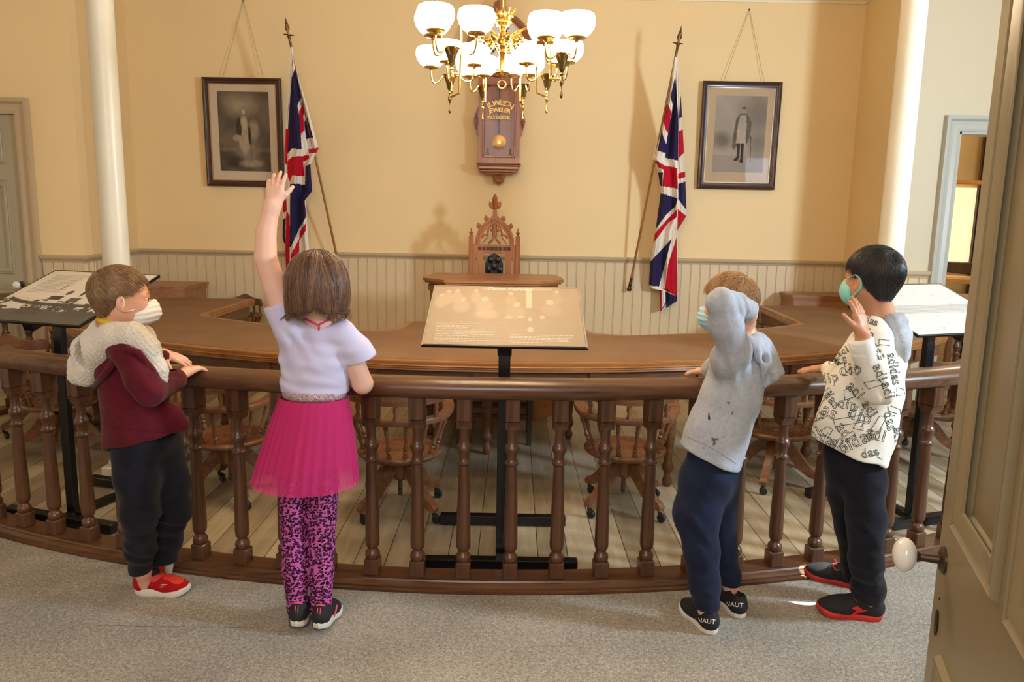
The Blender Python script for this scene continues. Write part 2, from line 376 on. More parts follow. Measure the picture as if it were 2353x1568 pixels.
f = M(); f.sweep([(-6.2, YS, ZC), (*LFc, ZC), (*LBc, ZC), (*RBc, ZC), (*RFc, ZC), (6.2, YS, ZC)], crown); structure(f.build('trim_2', paint('cornice_paint', 'efe2bf', .5)))
# architraves round both doorways
def architrave(name, x0, x1, z, mat, w=.12):
    f = M(); prof = [(0, 0), (.02, 0), (.026, .02), (.02, .05), (.024, .075), (.045, .09), (.05, .105), (.05, w), (0, w)]   # (out of wall, away from opening)
    def leg(pts, outs):
        P = []; k = len(prof)
        for p, o in zip(pts, outs):
            for d, a in prof: P.append((p[0] + o[0] * a, YS - d, p[1] + o[1] * a))
        f.add(P, [[i * k + j, i * k + (j + 1) % k, (i + 1) * k + (j + 1) % k, (i + 1) * k + j] for i in range(len(pts) - 1) for j in range(k)])
    leg([(x0, 0), (x0, z), (x1, z), (x1, 0)], [(-1, 0), (-1, 1), (1, 1), (1, 0)]); return structure(f.build(name, mat, smooth=20))
architrave('trim_3', *dL, DH, TRIMP); architrave('trim_4', *dR, DH, paint('pale_trim_paint', 'b3b3aa', .4))
f = M(); f.box((dR[0] + .01, YS + .07, DH / 2), (.02, .16, DH)); f.box(((dR[0] + dR[1]) / 2, YS + .07, DH - .01), (.95, .16, .02)); structure(f.build('trim_5', MATS['pale_trim_paint'], smooth=0))

def panel_mould(f, x0, x1, z0, z1, y, w=.035, h=.014, s=-1):
    prof = [(0, 0), (.006, h), (.014, h * .5), (.022, h * .95), (w - .006, h * .4), (w, 0)]; k = len(prof); P = []
    for cxx, czz, ox, oz in ((x0, z0, 1, 1), (x1, z0, -1, 1), (x1, z1, -1, -1), (x0, z1, 1, -1)):
        for a, d in prof: P.append((cxx + ox * a, y + s * d, czz + oz * a))
    f.add(P, [[i * k + j, i * k + j + 1, ((i + 1) % 4) * k + j + 1, ((i + 1) % 4) * k + j] for i in range(4) for j in range(k - 1)])
def door_leaf(w, h, th, panels, mat, name, org):
    """local: hinge edge at x=0, latch edge at x=w, face at y=-th/2"""
    root = empty(name, org, kind='structure'); f = M(); xs = sorted({0, w} | {v for p in panels for v in p[:2]}); zs = sorted({0, h} | {v for p in panels for v in p[2:]})
    for i in range(len(xs) - 1):
        for j in range(len(zs) - 1):
            mx_, mz = (xs[i] + xs[i + 1]) / 2, (zs[j] + zs[j + 1]) / 2; inp = any(p[0] < mx_ < p[1] and p[2] < mz < p[3] for p in panels)
            f.box((mx_, 0, mz), (xs[i + 1] - xs[i], th * (.45 if inp else 1), zs[j + 1] - zs[j]))
    for p in panels:
        for s in (-1, 1): panel_mould(f, *p, s * (th / 2), s=s, w=.05, h=.012); panel_mould(f, *p, s * (th * .225), w=.05, h=.02, s=s)
    o = f.build('door_leaf', mat, smooth=30); o.parent = root; return root
def knob(root, x, y0, z, s=-1, r=.03, plate=True):
    f = M(); f.lathe([(.026, 0), (.026, .004), (.02, .008), (.009, .01), (.008, .042), (.012, .048), (.014, .052)], (x, y0, z), 20, (0, s, 0)); o = f.build('knob_rosette', BRONZE); o.parent = root
    f = M(); f.lathe([(r * max(.03, sin(pi * i / 14)), .022 * (1 - cos(pi * i / 14))) for i in range(15)], (x, y0 + s * .047, z), 48, (0, s, 0)); o = f.build('door_knob', PORC, smooth=180); o.parent = root
d1 = door_leaf(.97, DH - .01, .045, [(.11, .44, .2, .86), (.53, .86, .2, .86), (.11, .44, .98, 1.73), (.53, .86, .98, 1.73), (.11, .44, 1.85, 2.12), (.53, .86, 1.85, 2.12)], DOORP, 'door_1', (dL[0] + .003, YS + .03, .004))
knob(d1, .905, -.022, .90)
# the open door in the foreground
d2 = door_leaf(.86, 2.25, .045, [(.085, .40, .18, .69), (.46, .755, .18, .69), (.085, .40, .94, 2.1), (.46, .755, .94, 2.1)], paint('front_door_paint', '8f8468', .3, .1, 25), 'door_2', (0, 0, .012))
knob(d2, .86 - .052, .0225, .855, 1, .033)
f = M(); f.lathe([(.002, 0), (.011, .001), (.012, .003), (.002, .0045)], (0, 0, 0), 20, (0, 1, 0)); f.v = [(p[0] + .808, p[1] + .0225, p[2] * 2.3 + .725) for p in f.v]; o = f.build('keyhole_plate', BRONZE); o.parent = d2
f = M(); f.lathe([(.001, 0), (.003, .001), (.001, .002)], (.808, .0225, .775), 8, (0, 1, 0)); o = f.build('screw', IRON); o.parent = d2
E2 = np.array([.612 * 1.4, 1.4]); U2 = np.array([-.33, -.944]); hg = E2 + U2 * .86
d2.rotation_euler = (0, 0, atan2(-U2[1], -U2[0])); nL = np.array([U2[1], -U2[0]]); d2.location = (hg[0] - nL[0] * .0225, hg[1] - nL[1] * -.0225, .012)

# the room beyond the right doorway
wallq('wall_far_room', (3.2, 8.9), (7.2, 8.9), 0, 3.2, WALLP); wallq('wall_far_room_side', (3.44, YS + .13), (3.44, 8.9), 0, 3.2, WALLP, th=.02, side=1)
f = M(); f.box((5.5, 7.6, 3.2), (4, 2.6, .05)); structure(f.build('ceiling_far_room', CEILP, smooth=0))
l = bpy.data.lights.new('far_room_lamp', 'POINT'); l.energy = 26; l.color = (1, .85, .6); l.shadow_soft_size = .15; o = bpy.data.objects.new('far_room_lamp', l); o.location = (4.5, 7.0, 2.4); COL.objects.link(o)
root = empty('glazed_bookcase', (5.6, 8.62, 0), 'tall dark wood glazed case with orange shelf seen through the right doorway', 'bookcase')
f = M()
for x in (5.19, 5.37, 5.9): f.bbox((x, 8.45, 1.35), (.10, .1, 2.7), .01)
f.box((5.55, 8.62, 1.35), (.72, .04, 2.7)); f.build('case_frame', DARKW, root)
f = M(); f.bbox((5.4, 8.36, 1.98), (1.5, .14, .045), .008); f.build('shelf', LOAK, root)
f = M(); f.bbox((5.5, 8.35, 1.06), (1.3, .3, .12), .008); f.build('drawer_unit', DARKW, root)
wm = base('lit_blind', 'f6e6b0', .8); wm.node_tree.nodes['Principled BSDF'].inputs['Emission Color'].default_value = (1, .85, .5, 1); wm.node_tree.nodes['Principled BSDF'].inputs['Emission Strength'].default_value = .9
f = M(); f.box((5.1, 8.88, 1.52), (.60, .03, .86)); structure(f.build('window_1', wm, smooth=0))
root = empty('oak_counter', (4.3, 7.3, 0), 'orange oak counter with turned spindles in the room through the right doorway', 'counter')
A, B = np.array([3.62, 7.2]), np.array([4.9, 6.75])
f = M(); f.sweep([(*A, 1.05), (*B, 1.05)], [(-.12, -.06), (.12, -.06), (.135, -.02), (.12, 0), (-.12, 0)]); f.build('counter_top', LOAK, root)
f = M(); f.sweep([(*A, .84), (*B, .84)], [(-.05, -.06), (.05, -.06), (.05, .05), (-.05, .05)]); f.build('counter_rail', LOAK, root)
sp_prof = [(.02, 0), (.026, .05), (.018, .1), (.028, .16), (.03, .3), (.02, .5), (.03, .56), (.02, .62), (.03, .7), (.03, .80)]
for i in range(9):
    p = A + (B - A) * (i + .5) / 9; f = M(); f.lathe(sp_prof, (p[0], p[1], 0), 12); f.build('spindle', CHAIR, root)

# ------------------------------------------------------------------ columns
def column(x, y, label):
    root = empty('column', (x, y, 0), label, 'column', 'tall cream iron columns')
    f = M(); f.lathe([(.074, .10), (.070, .14), (.069, 1.6), (.066, ZC)], (x, y, 0), 40); f.build('shaft', COLP, root, smooth=60)
    f = M(); f.bbox((x, y, .03), (.22, .22, .06), .006); f.lathe([(.105, .06), (.108, .075), (.1, .09), (.088, .10), (.092, .115), (.08, .13), (.072, .14)], (x, y, 0), 40); f.build('base', COLP, root)
column(-2.218, 4.22, 'round cream column behind the boy in the maroon jacket, left of the flags')
column(2.165, 4.36, 'round cream column rising behind the dark-haired boy, beside the right doorway')

# ------------------------------------------------------------------ curved railing
def bal_parts():
    f = M(); f.bbox((0, 0, .072), (.06, .06, .068), .004)
    f.bbox((0, .002, .755), (.058, .085, .10), .004); f.prism([(-.0425, 0), (.0425, 0), (.03, -.02), (.027, -.034), (-.027, -.034), (-.03, -.02)], -.029, .029, Matrix.Translation((0, .002, .706)) @ Matrix(((0, 0, 1, 0), (1, 0, 0, 0), (0, 1, 0, 0), (0, 0, 0, 1))))
    pr = [(.024, .105), (.029, .112), (.031, .122), (.029, .134), (.023, .141), (.02, .146), (.0195, .152), (.025, .158), (.0285, .17), (.0295, .186), (.029, .21), (.0275, .30), (.025, .40), (.0225, .48), (.0215, .518), (.024, .521), (.029, .526), (.029, .531), (.024, .536), (.0205, .545), (.0205, .558), (.0235, .567), (.0235, .571), (.028, .577), (.0305, .586), (.0295, .597), (.024, .604), (.022, .609), (.0195, .62), (.0188, .64), (.0198, .66), (.0235, .675), (.025, .685), (.025, .70)]
    f.lathe(pr, (0, 0, 0), 24); return f
bal_root = empty('railing', (CX, CY - 5.46, 0), 'long curved varnished oak railing with turned balusters across the room', 'railing')
f = M(); hp = [(-.058, .800), (.05, .800), (.058, .806), (.066, .822), (.069, .838), (.064, .855), (.05, .867), (.02, .874), (-.02, .875), (-.05, .870), (-.064, .858), (-.068, .84), (-.066, .815)]
f.sweep(arc(5.46, -40, 40, 110), hp); f.build('handrail', OAK_X, bal_root, smooth=50)
f = M(); f.sweep(arc(5.46, -40, 40, 110), [(-.07, 0), (.085, .0), (.086, .012), (.074, .016), (.074, .022), (.066, .026), (.058, .032), (.05, .034), (.046, .040), (-.06, .040), (-.07, .03)]); f.build('base_rail', OAK_X, bal_root, smooth=35)
angs = [-35.5, -33.4, -31.3, -29.2, -27.1, -25.0, -22.8, -20.66, -18.5, -16.4, -14.35, -12.36, -10.28, -8.25, -6.3, -4.31, -2.34, -.36, 1.66, 3.67, 5.63, 7.65, 9.7, 11.8, 13.8, 15.9, 17.95, 20., 22., 24.1, 26.2, 28.3, 30.4, 32.5, 34.6, 36.7]
mesh0 = None; bf = bal_parts()
for a in angs:
    x, y = CX + 5.46 * sin(R(a)), CY - 5.46 * cos(R(a))
    if mesh0 is None: o = mkobj('baluster', bf.v, bf.f, OAK_Z, smooth=40); mesh0 = o.data
    else: o = bpy.data.objects.new('baluster', mesh0); COL.objects.link(o)
    o.parent = bal_root; o.location = (x - CX, y - (CY - 5.46), 0); o.rotation_euler = (0, 0, R(a))

# short railings at the far left and right, behind the reading stands
def short_rail(pts, label, zr=.89):
    root = empty('railing', (*pts[0], 0), label, 'railing'); f = M(); f.sweep([(*p, 0) for p in pts], [(a, b + zr - .875) for a, b in hp]); f.build('handrail', OAK_X, root, smooth=50)
    f = M(); f.sweep([(*p, 0) for p in pts], [(-.06, 0), (.06, 0), (.06, .04), (-.06, .04)]); f.build('base_rail', OAK_X, root)
    L = [np.linalg.norm(np.subtract(pts[i + 1], pts[i])) for i in range(len(pts) - 1)]; T = sum(L); k = int(T / .165)
    for j in range(k + 1):
        s = T * (j + .3) / (k + .6); i = 0
        while i < len(L) - 1 and s > L[i]: s -= L[i]; i += 1
        p = np.array(pts[i]) + (np.array(pts[i + 1]) - pts[i]) * min(1, s / L[i]); o = bpy.data.objects.new('baluster', mesh0); COL.objects.link(o); o.parent = root
        o.location = (p[0] - pts[0][0], p[1] - pts[0][1], 0)
short_rail([(-3.95, 5.0), (-3.80, 5.45), (-3.66, 5.72), (-3.36, 5.86)], 'short oak railing below the white knob of the closed left door')
short_rail([(3.25, 5.86), (3.55, 5.7), (3.75, 5.4), (3.85, 5.0)], 'short oak railing in front of the right doorway, behind the white reading stand')

# ------------------------------------------------------------------ horseshoe table
def fillet(P, rad, n=8):
    out = []
    for i, p in enumerate(P):
        r = rad.get(i, 0)
        if not r: out.append(p); continue
        p = np.array(p); a = nrm(np.array(P[i - 1]) - p); b = nrm(np.array(P[(i + 1) % len(P)]) - p)
        A, B = p + a * r, p + b * r
        out += [tuple((1 - s) ** 2 * A + 2 * s * (1 - s) * p + s * s * B) for s in [k / n for k in range(n + 1)]]
    return out
def table_outline(ofs=0.):
    ro, ri = 4.48 - ofs, 3.55 + ofs; aL = degrees(math.asin((3.0 - ofs) / ro)); aR = degrees(math.asin((3.22 - ofs) / ro))
    P = [p[:2] for p in arc(ro, -aL, aR, 60)]; yb = 6.72 - ofs
    P += [(CX + 3.22 - ofs, 6.98 - ofs), (CX + 2.43 + ofs, 6.98 - ofs)]; i1 = len(P)
    P += [(CX + 2.36 + ofs, CY - sqrt(ri ** 2 - (2.36 + ofs) ** 2))]; a1 = degrees(math.asin((2.36 + ofs) / ri)); a2 = degrees(math.asin((.85 - ofs) / ri))
    P += [p[:2] for p in arc(ri, a1 - 4, a2 + 2, 16)]; i2 = len(P); P += [(CX + .70 - ofs, CY - ri * cos(R(a2)) + .06), (CX + .62 - ofs, 5.44), (CX - .60 + ofs, 5.44), (CX - .66 + ofs, CY - ri * cos(R(a2)) + .06)]
    P += [p[:2] for p in arc(ri, -a2 - 2, -35.5, 16)]; i3 = len(P); xx = 2.17 + ofs
    P += [(CX - xx, CY - sqrt(ri ** 2 - xx ** 2) + .02), (CX - 2.17 - ofs, yb), (CX - 3.0 + ofs, yb)]
    return fillet(P, {i1: .13, i2: .14, i2 + 3: .14, i3: .14})
TZ = .75
root = empty('horseshoe_table', (CX, 4.3, 0), 'large horseshoe council table with brown leather top and oak edge', 'table')
LEATHER = fabric('table_leather', '8f7055', '806249', 900, .62, .1, 0, 3)
out = table_outline(0)
f = M(); f.prism(out, TZ - .022, TZ); f.build('tabletop', TBL_X, root, smooth=25)
f = M(); f.prism(table_outline(.045), TZ - .001, TZ + .0015); f.build('leather_inlay', LEATHER, root, smooth=25)
f = M(); prof = [(-.012, TZ - .055), (.002, TZ - .05), (.0, TZ - .042), (.006, TZ - .038), (.003, TZ - .031), (.009, TZ - .026), (.004, TZ - .02), (.004, TZ - .004), (0, TZ - .002), (-.03, TZ - .01)]
f.sweep([(*p, 0) for p in out], prof, closed=True); f.build('moulded_edge', TBL_X, root, smooth=30)
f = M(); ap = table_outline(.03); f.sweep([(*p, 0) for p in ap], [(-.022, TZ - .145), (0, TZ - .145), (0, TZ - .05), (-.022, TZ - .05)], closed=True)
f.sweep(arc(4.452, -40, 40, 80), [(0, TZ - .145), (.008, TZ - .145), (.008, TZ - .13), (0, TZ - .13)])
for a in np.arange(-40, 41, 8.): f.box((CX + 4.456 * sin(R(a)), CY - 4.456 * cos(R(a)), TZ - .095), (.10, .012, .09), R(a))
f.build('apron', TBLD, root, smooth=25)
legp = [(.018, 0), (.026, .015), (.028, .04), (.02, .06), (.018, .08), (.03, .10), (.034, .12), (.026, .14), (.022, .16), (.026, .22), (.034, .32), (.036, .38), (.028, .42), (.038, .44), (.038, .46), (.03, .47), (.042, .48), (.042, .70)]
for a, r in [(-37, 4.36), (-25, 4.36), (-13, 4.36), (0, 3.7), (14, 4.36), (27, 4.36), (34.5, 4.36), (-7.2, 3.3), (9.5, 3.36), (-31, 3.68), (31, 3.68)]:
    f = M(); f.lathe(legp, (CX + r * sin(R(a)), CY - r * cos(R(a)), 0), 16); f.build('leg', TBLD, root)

# ------------------------------------------------------------------ mayor's desk, throne, side desks, clerk's chair
root = empty('mayors_desk', (CX, 5.85, 0), 'tall oak rostrum desk with clipped front corners before the carved throne', 'desk')
o8 = lambda k: [(-.68 + k, 5.86), (-.68 + k, 5.66 + k), (-.50 + k * .6, 5.46 + k), (.20 - k * .6, 5.48 + k), (.38 - k, 5.68 + k), (.38 - k, 5.9), (.34 - k, 6.2), (-.64 + k, 6.2)]
f = M(); f.prism(o8(0), 1.035, 1.055); f.prism(o8(.015), 1.018, 1.035); f.build('desk_top', DESK, root)
f = M(); f.prism(o8(.05), .0, 1.018); f.prism(o8(.035), .96, 1.0); f.prism(o8(.03), 0, .1); f.build('desk_body', DESK, root)
f = M()
for x in (-.30, .03): f.box((x, 5.5, .55), (.26, .02, .6))
f.build('panel', DESK, root)

def throne():
    Yt = 6.85; s = 1.0; x0 = -.16; root = empty('throne_chair', (x0, Yt, 0), 'gothic carved oak throne with pointed finial and black leather back', 'chair')
    k = .00412; pz = lambda y: J(1137, y, Yt)[2]; zz = lambda cy: pz(440 + cy / 7.84); xx = lambda cxx: J(1060 + cxx / 7.84, 560, Yt)[0]
    Xc = xx(598); w = lambda d: d / 7.84 * k
    f = M()   # pierced arch panel outline
    ol = []
    for cxp, cyp in [(250, 960), (250, 860), (280, 760), (330, 650), (400, 570), (470, 520), (530, 470), (560, 420), (565, 340), (632, 340), (636, 420), (670, 470), (730, 520), (800, 570), (870, 650), (920, 760), (950, 860), (950, 960)]: ol.append((xx(cxp), zz(cyp)))
    MX = Matrix(((1, 0, 0, 0), (0, 0, 1, Yt), (0, 1, 0, 0), (0, 0, 0, 1)))
    inner = [(xx(a), zz(b)) for a, b in [(340, 950), (350, 860), (390, 770), (450, 690), (520, 620), (600, 575), (680, 620), (750, 690), (810, 770), (850, 860), (856, 950)]]
    n = 24
    def rs(P, n):
        P = np.array(P); L = np.r_[0, np.cumsum(np.linalg.norm(np.diff(P, axis=0), axis=1))]; t = np.linspace(0, L[-1], n); return np.c_[np.interp(t, L, P[:, 0]), np.interp(t, L, P[:, 1])]
    A, B = rs(ol[:9] + [(Xc, zz(330))] + ol[9:], 41), rs(inner, 41); P = []
    for i in range(41):
        for (q, y) in ((A[i], -.02), (B[i], -.02), (B[i], .02), (A[i], .02)): P.append((q[0], Yt + y, q[1]))
    f.add(P, [[i * 4 + j, i * 4 + (j + 1) % 4, i * 4 + 4 + (j + 1) % 4, i * 4 + 4 + j] for i in range(40) for j in range(4)])
    def rib(pts, r=.006, y=-.022): f.tube([(xx(a), Yt + y, zz(b)) for a, b in pts], r, 6)
    rib([(280, 960), (290, 860), (330, 740), (420, 620), (520, 545), (598, 512), (680, 548), (780, 620), (870, 740), (905, 860), (915, 960)], .008)
    rib([(490, 945), (560, 880), (598, 800), (640, 880), (710, 945)], .012, -.01); rib([(365, 850), (400, 800), (470, 770), (490, 660), (598, 570)], .011, -.012); rib([(835, 850), (800, 800), (735, 770), (705, 660), (598, 570)], .011, -.012)
    rib([(520, 690), (598, 720), (680, 690)], .014, -.01); rib([(598, 590), (598, 820)], .022, -.008); rib([(380, 945), (450, 850), (490, 770)], .006, -.01); rib([(815, 945), (745, 850), (710, 770)], .006, -.01)
    f.build('tracery_arch', GOTH, root)
    f = M(); zt, zb = zz(960), .42; f.box((Xc - w(200) - w(40), Yt, (zt + zz(1500)) / 2), (w(110), .04, zt - zz(1500)))
    f.box((Xc + w(240), Yt, (zt + zz(1500)) / 2), (w(110), .04, zt - zz(1500))); f.box((Xc, Yt, (zt + zz(1130)) / 2), (w(720), .043, zt - zz(1130)))
    for sx in (-1, 1): f.box((Xc + sx * w(345), Yt, (zt + zz(1500)) / 2), (w(50), .0385, zt - zz(1500))); f.box((Xc + sx * w(262), Yt, zz(1165)), (w(110), .0415, w(60)))
    f.box((Xc, Yt, (zz(1500) + .3) / 2), (w(720), .037, zz(1500) - .3)); f.build('back_panel', GOTH, root)
    f = M()
    for i in range(8): f.box((xx(335 + i * 75), Yt - .0215, zz(1028)), (w(58), .008, w(60)))
    f.build('carved_band', DARKW, root)
    f = M(); pa = [(-w(155), zz(1700)), (-w(155), zz(1300)), (-w(120), zz(1200)), (-w(60), zz(1135)), (0, zz(1110)), (w(60), zz(1135)), (w(120), zz(1200)), (w(155), zz(1300)), (w(155), zz(1700))]
    f.prism([(a + Xc, b) for a, b in pa], -.045, -.015, MX); o = f.build('leather_pad', base('black_leather', '0f0e0e', .3), root)
    f = M()
    for dx, dy in ((-60, 1230), (60, 1230), (-95, 1400), (95, 1400), (0, 1350)): f._eb((Xc + w(dx), Yt - .045, zz(dy)), w(48), 12, (1, .35, 1.3))
    f.build('tufting', MATS['black_leather'], o, smooth=180)
    for sx in (-1, 1):
        f = M(); xq = Xc + sx * w(400); f.bbox((xq, Yt, (zz(800)) / 2), (w(78), .06, zz(800)), .004)
        f.lathe([(.016, 0), (.008, .012), (.022, .022), (.018, .03), (.007, .036), (.005, .05), (.007, .058), (.002, .068)], (xq, Yt, zz(800)), 10); f.build('post', GOTH, root)
        for a, b in ((465, 482), (335, 612)):
            f = M(); q = (Xc + sx * (598 - a) / 7.84 * k, Yt, zz(b)); f.lathe([(.012, -.012), (.014, 0), (.021, .014), (.022, .026), (.013, .036), (.003, .05)], (q[0], q[1], q[2] - .026), 6, (sx * .25, 0, 1)); f.build('crocket', GOTH, root)
    f = M(); zc = zz(250); f.lathe([(.018, -.05), (.014, -.035), (.022, -.028), (.02, .01), (.026, .03), (.022, .06), (.012, .085), (.002, .1)], (Xc, Yt, zc), 8, flute=(.12, 4))
    for sx in (-1, 1): f.lathe([(.008, -.03), (.018, -.01), (.02, .01), (.010, .03), (.002, .045)], (Xc + sx * .033, Yt, zc - .005), 6, (sx * .45, 0, 1))
    f.lathe([(.02, 0), (.017, .01), (.015, .05)], (Xc, Yt, zz(420)), 8); f.build('finial', GOTH, root)
    f = M(); f.bbox((Xc, Yt - .28, .42), (.5, .52, .1), .01); f.build('seat', GOTH, root)
    for sx in (-1, 1):
        f = M(); f.bbox((Xc + sx * .23, Yt - .5, .32), (.05, .05, .64), .005); f.build('leg', GOTH, root)
        f = M(); f.bbox((Xc + sx * .23, Yt - .26, .66), (.06, .5, .04), .008); f.build('armrest', GOTH, root)
throne()

def side_desk(P, label):
    """P: four top corners, counterclockwise from the front left"""
    c = np.mean(P, 0); root = empty('side_desk', (*c, 0), label, 'desk'); Z = .845
    sc = lambda k: [tuple(c + (np.array(p) - c) * k) for p in P]
    f = M(); f.prism(sc(1.0), Z - .022, Z); f.prism(sc(.985), Z - .035, Z - .022); f.build('desk_top', DESK, root)
    f = M(); f.prism(sc(.93), .60, Z - .035); f.prism(sc(.95), Z - .06, Z - .035); f.build('desk_body', DESK, root)
    for p in sc(.86): f = M(); f.lathe([(.02, 0), (.028, .05), (.02, .1), (.03, .3), (.036, .5), (.036, .62)], (*p, 0), 12); f.build('leg', DESK, root)
side_desk([(-3.49, 6.60), (-2.97, 6.82), (-2.95, 7.30), (-3.60, 7.32)], 'small oak desk against the beadboard behind the boy in the maroon jacket')
side_desk([(2.62, 7.04), (3.17, 7.04), (3.19, 7.40), (2.62, 7.40)], 'small oak desk against the beadboard left of the dark-haired boy')

# ------------------------------------------------------------------ swivel chairs
def swivel_chair(crest=True):
    root = empty('swivel_chair', (0, 0, 0)); SZ = .335
    f = M(); f.lathe([(.02, SZ - .038), (.15, SZ - .038), (.19, SZ - .03), (.212, SZ - .014), (.214, SZ - .004), (.205, SZ + .004), (.18, SZ + .003), (.1, SZ - .006), (.001, SZ - .008)], (0, 0, 0), 40); f.build('seat', CHAIR, root, smooth=60)
    # the chair's back is toward -y
    HZ = .535; pts = []
    for i in range(25):
        a = -115 + 230 * i / 24; rr = .245; pts.append((rr * sin(R(a)), -rr * cos(R(a)) + (.0 if abs(a) < 95 else 0), HZ + .03 * max(0, (abs(a) - 60) / 55)))
    f = M(); k = len(pts); P = []
    for i, p in enumerate(pts):
        d = nrm((p[0], p[1], 0)); wdt = .022 + .012 * max(0, abs(i - 12) - 8) / 4
        for o_, z_ in ((-wdt, -.014), (wdt, -.014), (wdt + .004, 0), (wdt, .014), (-wdt, .014), (-wdt - .004, 0)): P.append((p[0] + d[0] * o_, p[1] + d[1] * o_, p[2] + z_))
    f.add(P, [[i * 6 + j, i * 6 + (j + 1) % 6, i * 6 + 6 + (j + 1) % 6, i * 6 + 6 + j] for i in range(k - 1) for j in range(6)] + [[5, 4, 3, 2, 1, 0], [(k - 1) * 6 + j for j in range(6)]]); f.build('arm_bow', CHR_X, root, smooth=50)
    for a in (-108, -84, -60, -36, -12, 12, 36, 60, 84, 108):
        top = np.array((.245 * sin(R(a)), -.245 * cos(R(a)), HZ - .005 + .03 * max(0, (abs(a) - 60) / 55))); bot = np.array((.178 * sin(R(a)), -.178 * cos(R(a)), SZ - .01))
        d = top - bot; L = np.linalg.norm(d); f = M(); q = [(.007, 0), (.012, .06), (.013, .12), (.008, .2), (.013, .24), (.008, .28), (.013, .32), (.0125, .36), (.008, .4), (.0075, .6), (.012, .72), (.009, .8), (.0125, .86), (.007, 1.)]
        f.lathe([(r, z * L) for r, z in q], bot, 10, d); f.build('spindle', CHAIR, root)
    # crest rail with scrolled top, on short spindles
    f = M(); n = 22; P = []
    for i in range(n + 1):
        a = -58 + 116 * i / n; u = abs(a) / 58; h = .085 * (1 - .25 * u) * (1 if u < .9 else .75) + .02 * cos(R(a * 6)) * (1 - u) - .025 * (u > .82)
        for rr, z in ((.25, 0), (.268, 0), (.276, h), (.258, h)): P.append((rr * sin(R(a)), -rr * cos(R(a)), HZ + .085 + z))
    f.add(P, [[i * 4 + j, i * 4 + (j + 1) % 4, i * 4 + 4 + (j + 1) % 4, i * 4 + 4 + j] for i in range(n) for j in range(4)] + [[3, 2, 1, 0], [n * 4 + j for j in range(4)]]); f.build('crest_rail', CHR_X, root, smooth=40)
    for a in (-48, -24, 0, 24, 48): f = M(); f.lathe([(.008, 0), (.013, .02), (.008, .04), (.013, .06), (.008, .09)], (.252 * sin(R(a)), -.252 * cos(R(a)), HZ), 8); f.build('back_spindle', CHAIR, root)
    f = M(); f.lathe([(.075, SZ - .056), (.085, SZ - .038)], (0, 0, 0), 20); f.build('swivel_plate', IRON, root)
    f = M(); n_ = 34
    f.lathe([(.004, .085), (.011, .09)] + [(.0105 + .0015 * (i % 2), .09 + i * .0055) for i in range(n_)] + [(.012, SZ - .05)], (0, 0, 0), 12); f.build('screw_spindle', STEEL, root, smooth=0)
    f = M(); f.lathe([(.03, .175), (.045, .19), (.05, .23), (.045, .27), (.03, .275)], (0, 0, 0), 16); f.build('hub', CHAIR, root)
    for q in range(4):
        f = M(); up = [(.02, .275), (.07, .27), (.12, .235), (.17, .17), (.215, .125), (.255, .105), (.268, .085)]; lo = [(.262, .066), (.24, .068), (.19, .082), (.14, .115), (.10, .16), (.065, .195), (.02, .2)]
        mt = Matrix.Rotation(R(45 + 90 * q), 4, 'Z') @ Matrix(((1, 0, 0, 0), (0, 0, 1, 0), (0, 1, 0, 0), (0, 0, 0, 1)))
        f.prism(up + lo, -.019, .019, mt); leg = f.build('leg', CHR_X, root, smooth=20)
        f = M(); d = np.array([cos(R(45 + 90 * q)), sin(R(45 + 90 * q)), 0]); c = d * .25; f.lathe([(.009, .045), (.007, .07)], c, 8); c2 = c + np.array([.012, .01, .0225]); f.lathe([(.006, -.011), (.02, -.010), (.0225, -.006), (.0225, .006), (.02, .010), (.006, .011)], c2, 14, (.5, .87, 0)); f.box((c[0] + .006, c[1] + .005, .044), (.02, .02, .014)); f.build('castor', CASTOR, leg)
    return root
ch = swivel_chair(); GR = 'oak swivel armchairs round the horseshoe table'
spots = [(-.56, 3.70, 4, 'oak swivel chair behind the girl\'s pink skirt, right of her legs', 15), (.60, 3.80, -6, 'oak swivel chair behind the railing left of the boy in the grey hoodie', 25), (-1.50, 3.88, -10, 'oak swivel chair between the maroon-jacket boy and the girl', 0),
         (1.54, 4.23, 14, 'oak swivel chair between the two right-hand boys', 10), (-2.80, 4.55, -34, 'oak swivel chair behind the far left balusters, under the left stand', 20), (2.66, 4.78, 30, 'oak swivel chair behind the right reading stand post', 5),
         (-2.66, 7.12, 175, 'oak chair back showing beside the small left desk', 0), (2.33, 7.12, 185, 'oak chair back showing beside the small right desk', 0), (-3.15, 4.96, -8, 'oak armchair whose scrolled crest shows above the railing at the far left edge', 0)]
for i, (x, y, rz, lb, r2) in enumerate(spots):
    c = ch if i == 0 else copy_tree(ch); c.location = (x, y, .0 if abs(x) < 2.9 else 0); c.rotation_euler = (0, 0, R(rz)); tagit(c, lb, 'chair', GR)
# plain clerk's chair tucked inside the horseshoe
root = empty('clerk_chair', (-.11, 5.05, 0), 'plain dark straight-legged chair under the middle of the table', 'chair')
f = M(); f.bbox((-.11, 5.05, .43), (.50, .42, .035), .01); f.build('seat', DARKW, root)
for sx in (-1, 1):
    for sy in (-1, 1): f = M(); f.bbox((-.11 + sx * .235, 5.05 + sy * .16, .21), (.032, .032, .42), .004); f.build('leg', DARKW, root)
    f = M(); f.bbox((-.11 + sx * .235, 5.05, .22), (.02, .3, .022), .003); f.build('stretcher', DARKW, root)
for y in (4.89, 5.21): f = M(); f.bbox((-.11, y, .2), (.45, .02, .022), .003); f.build('stretcher', DARKW, root)

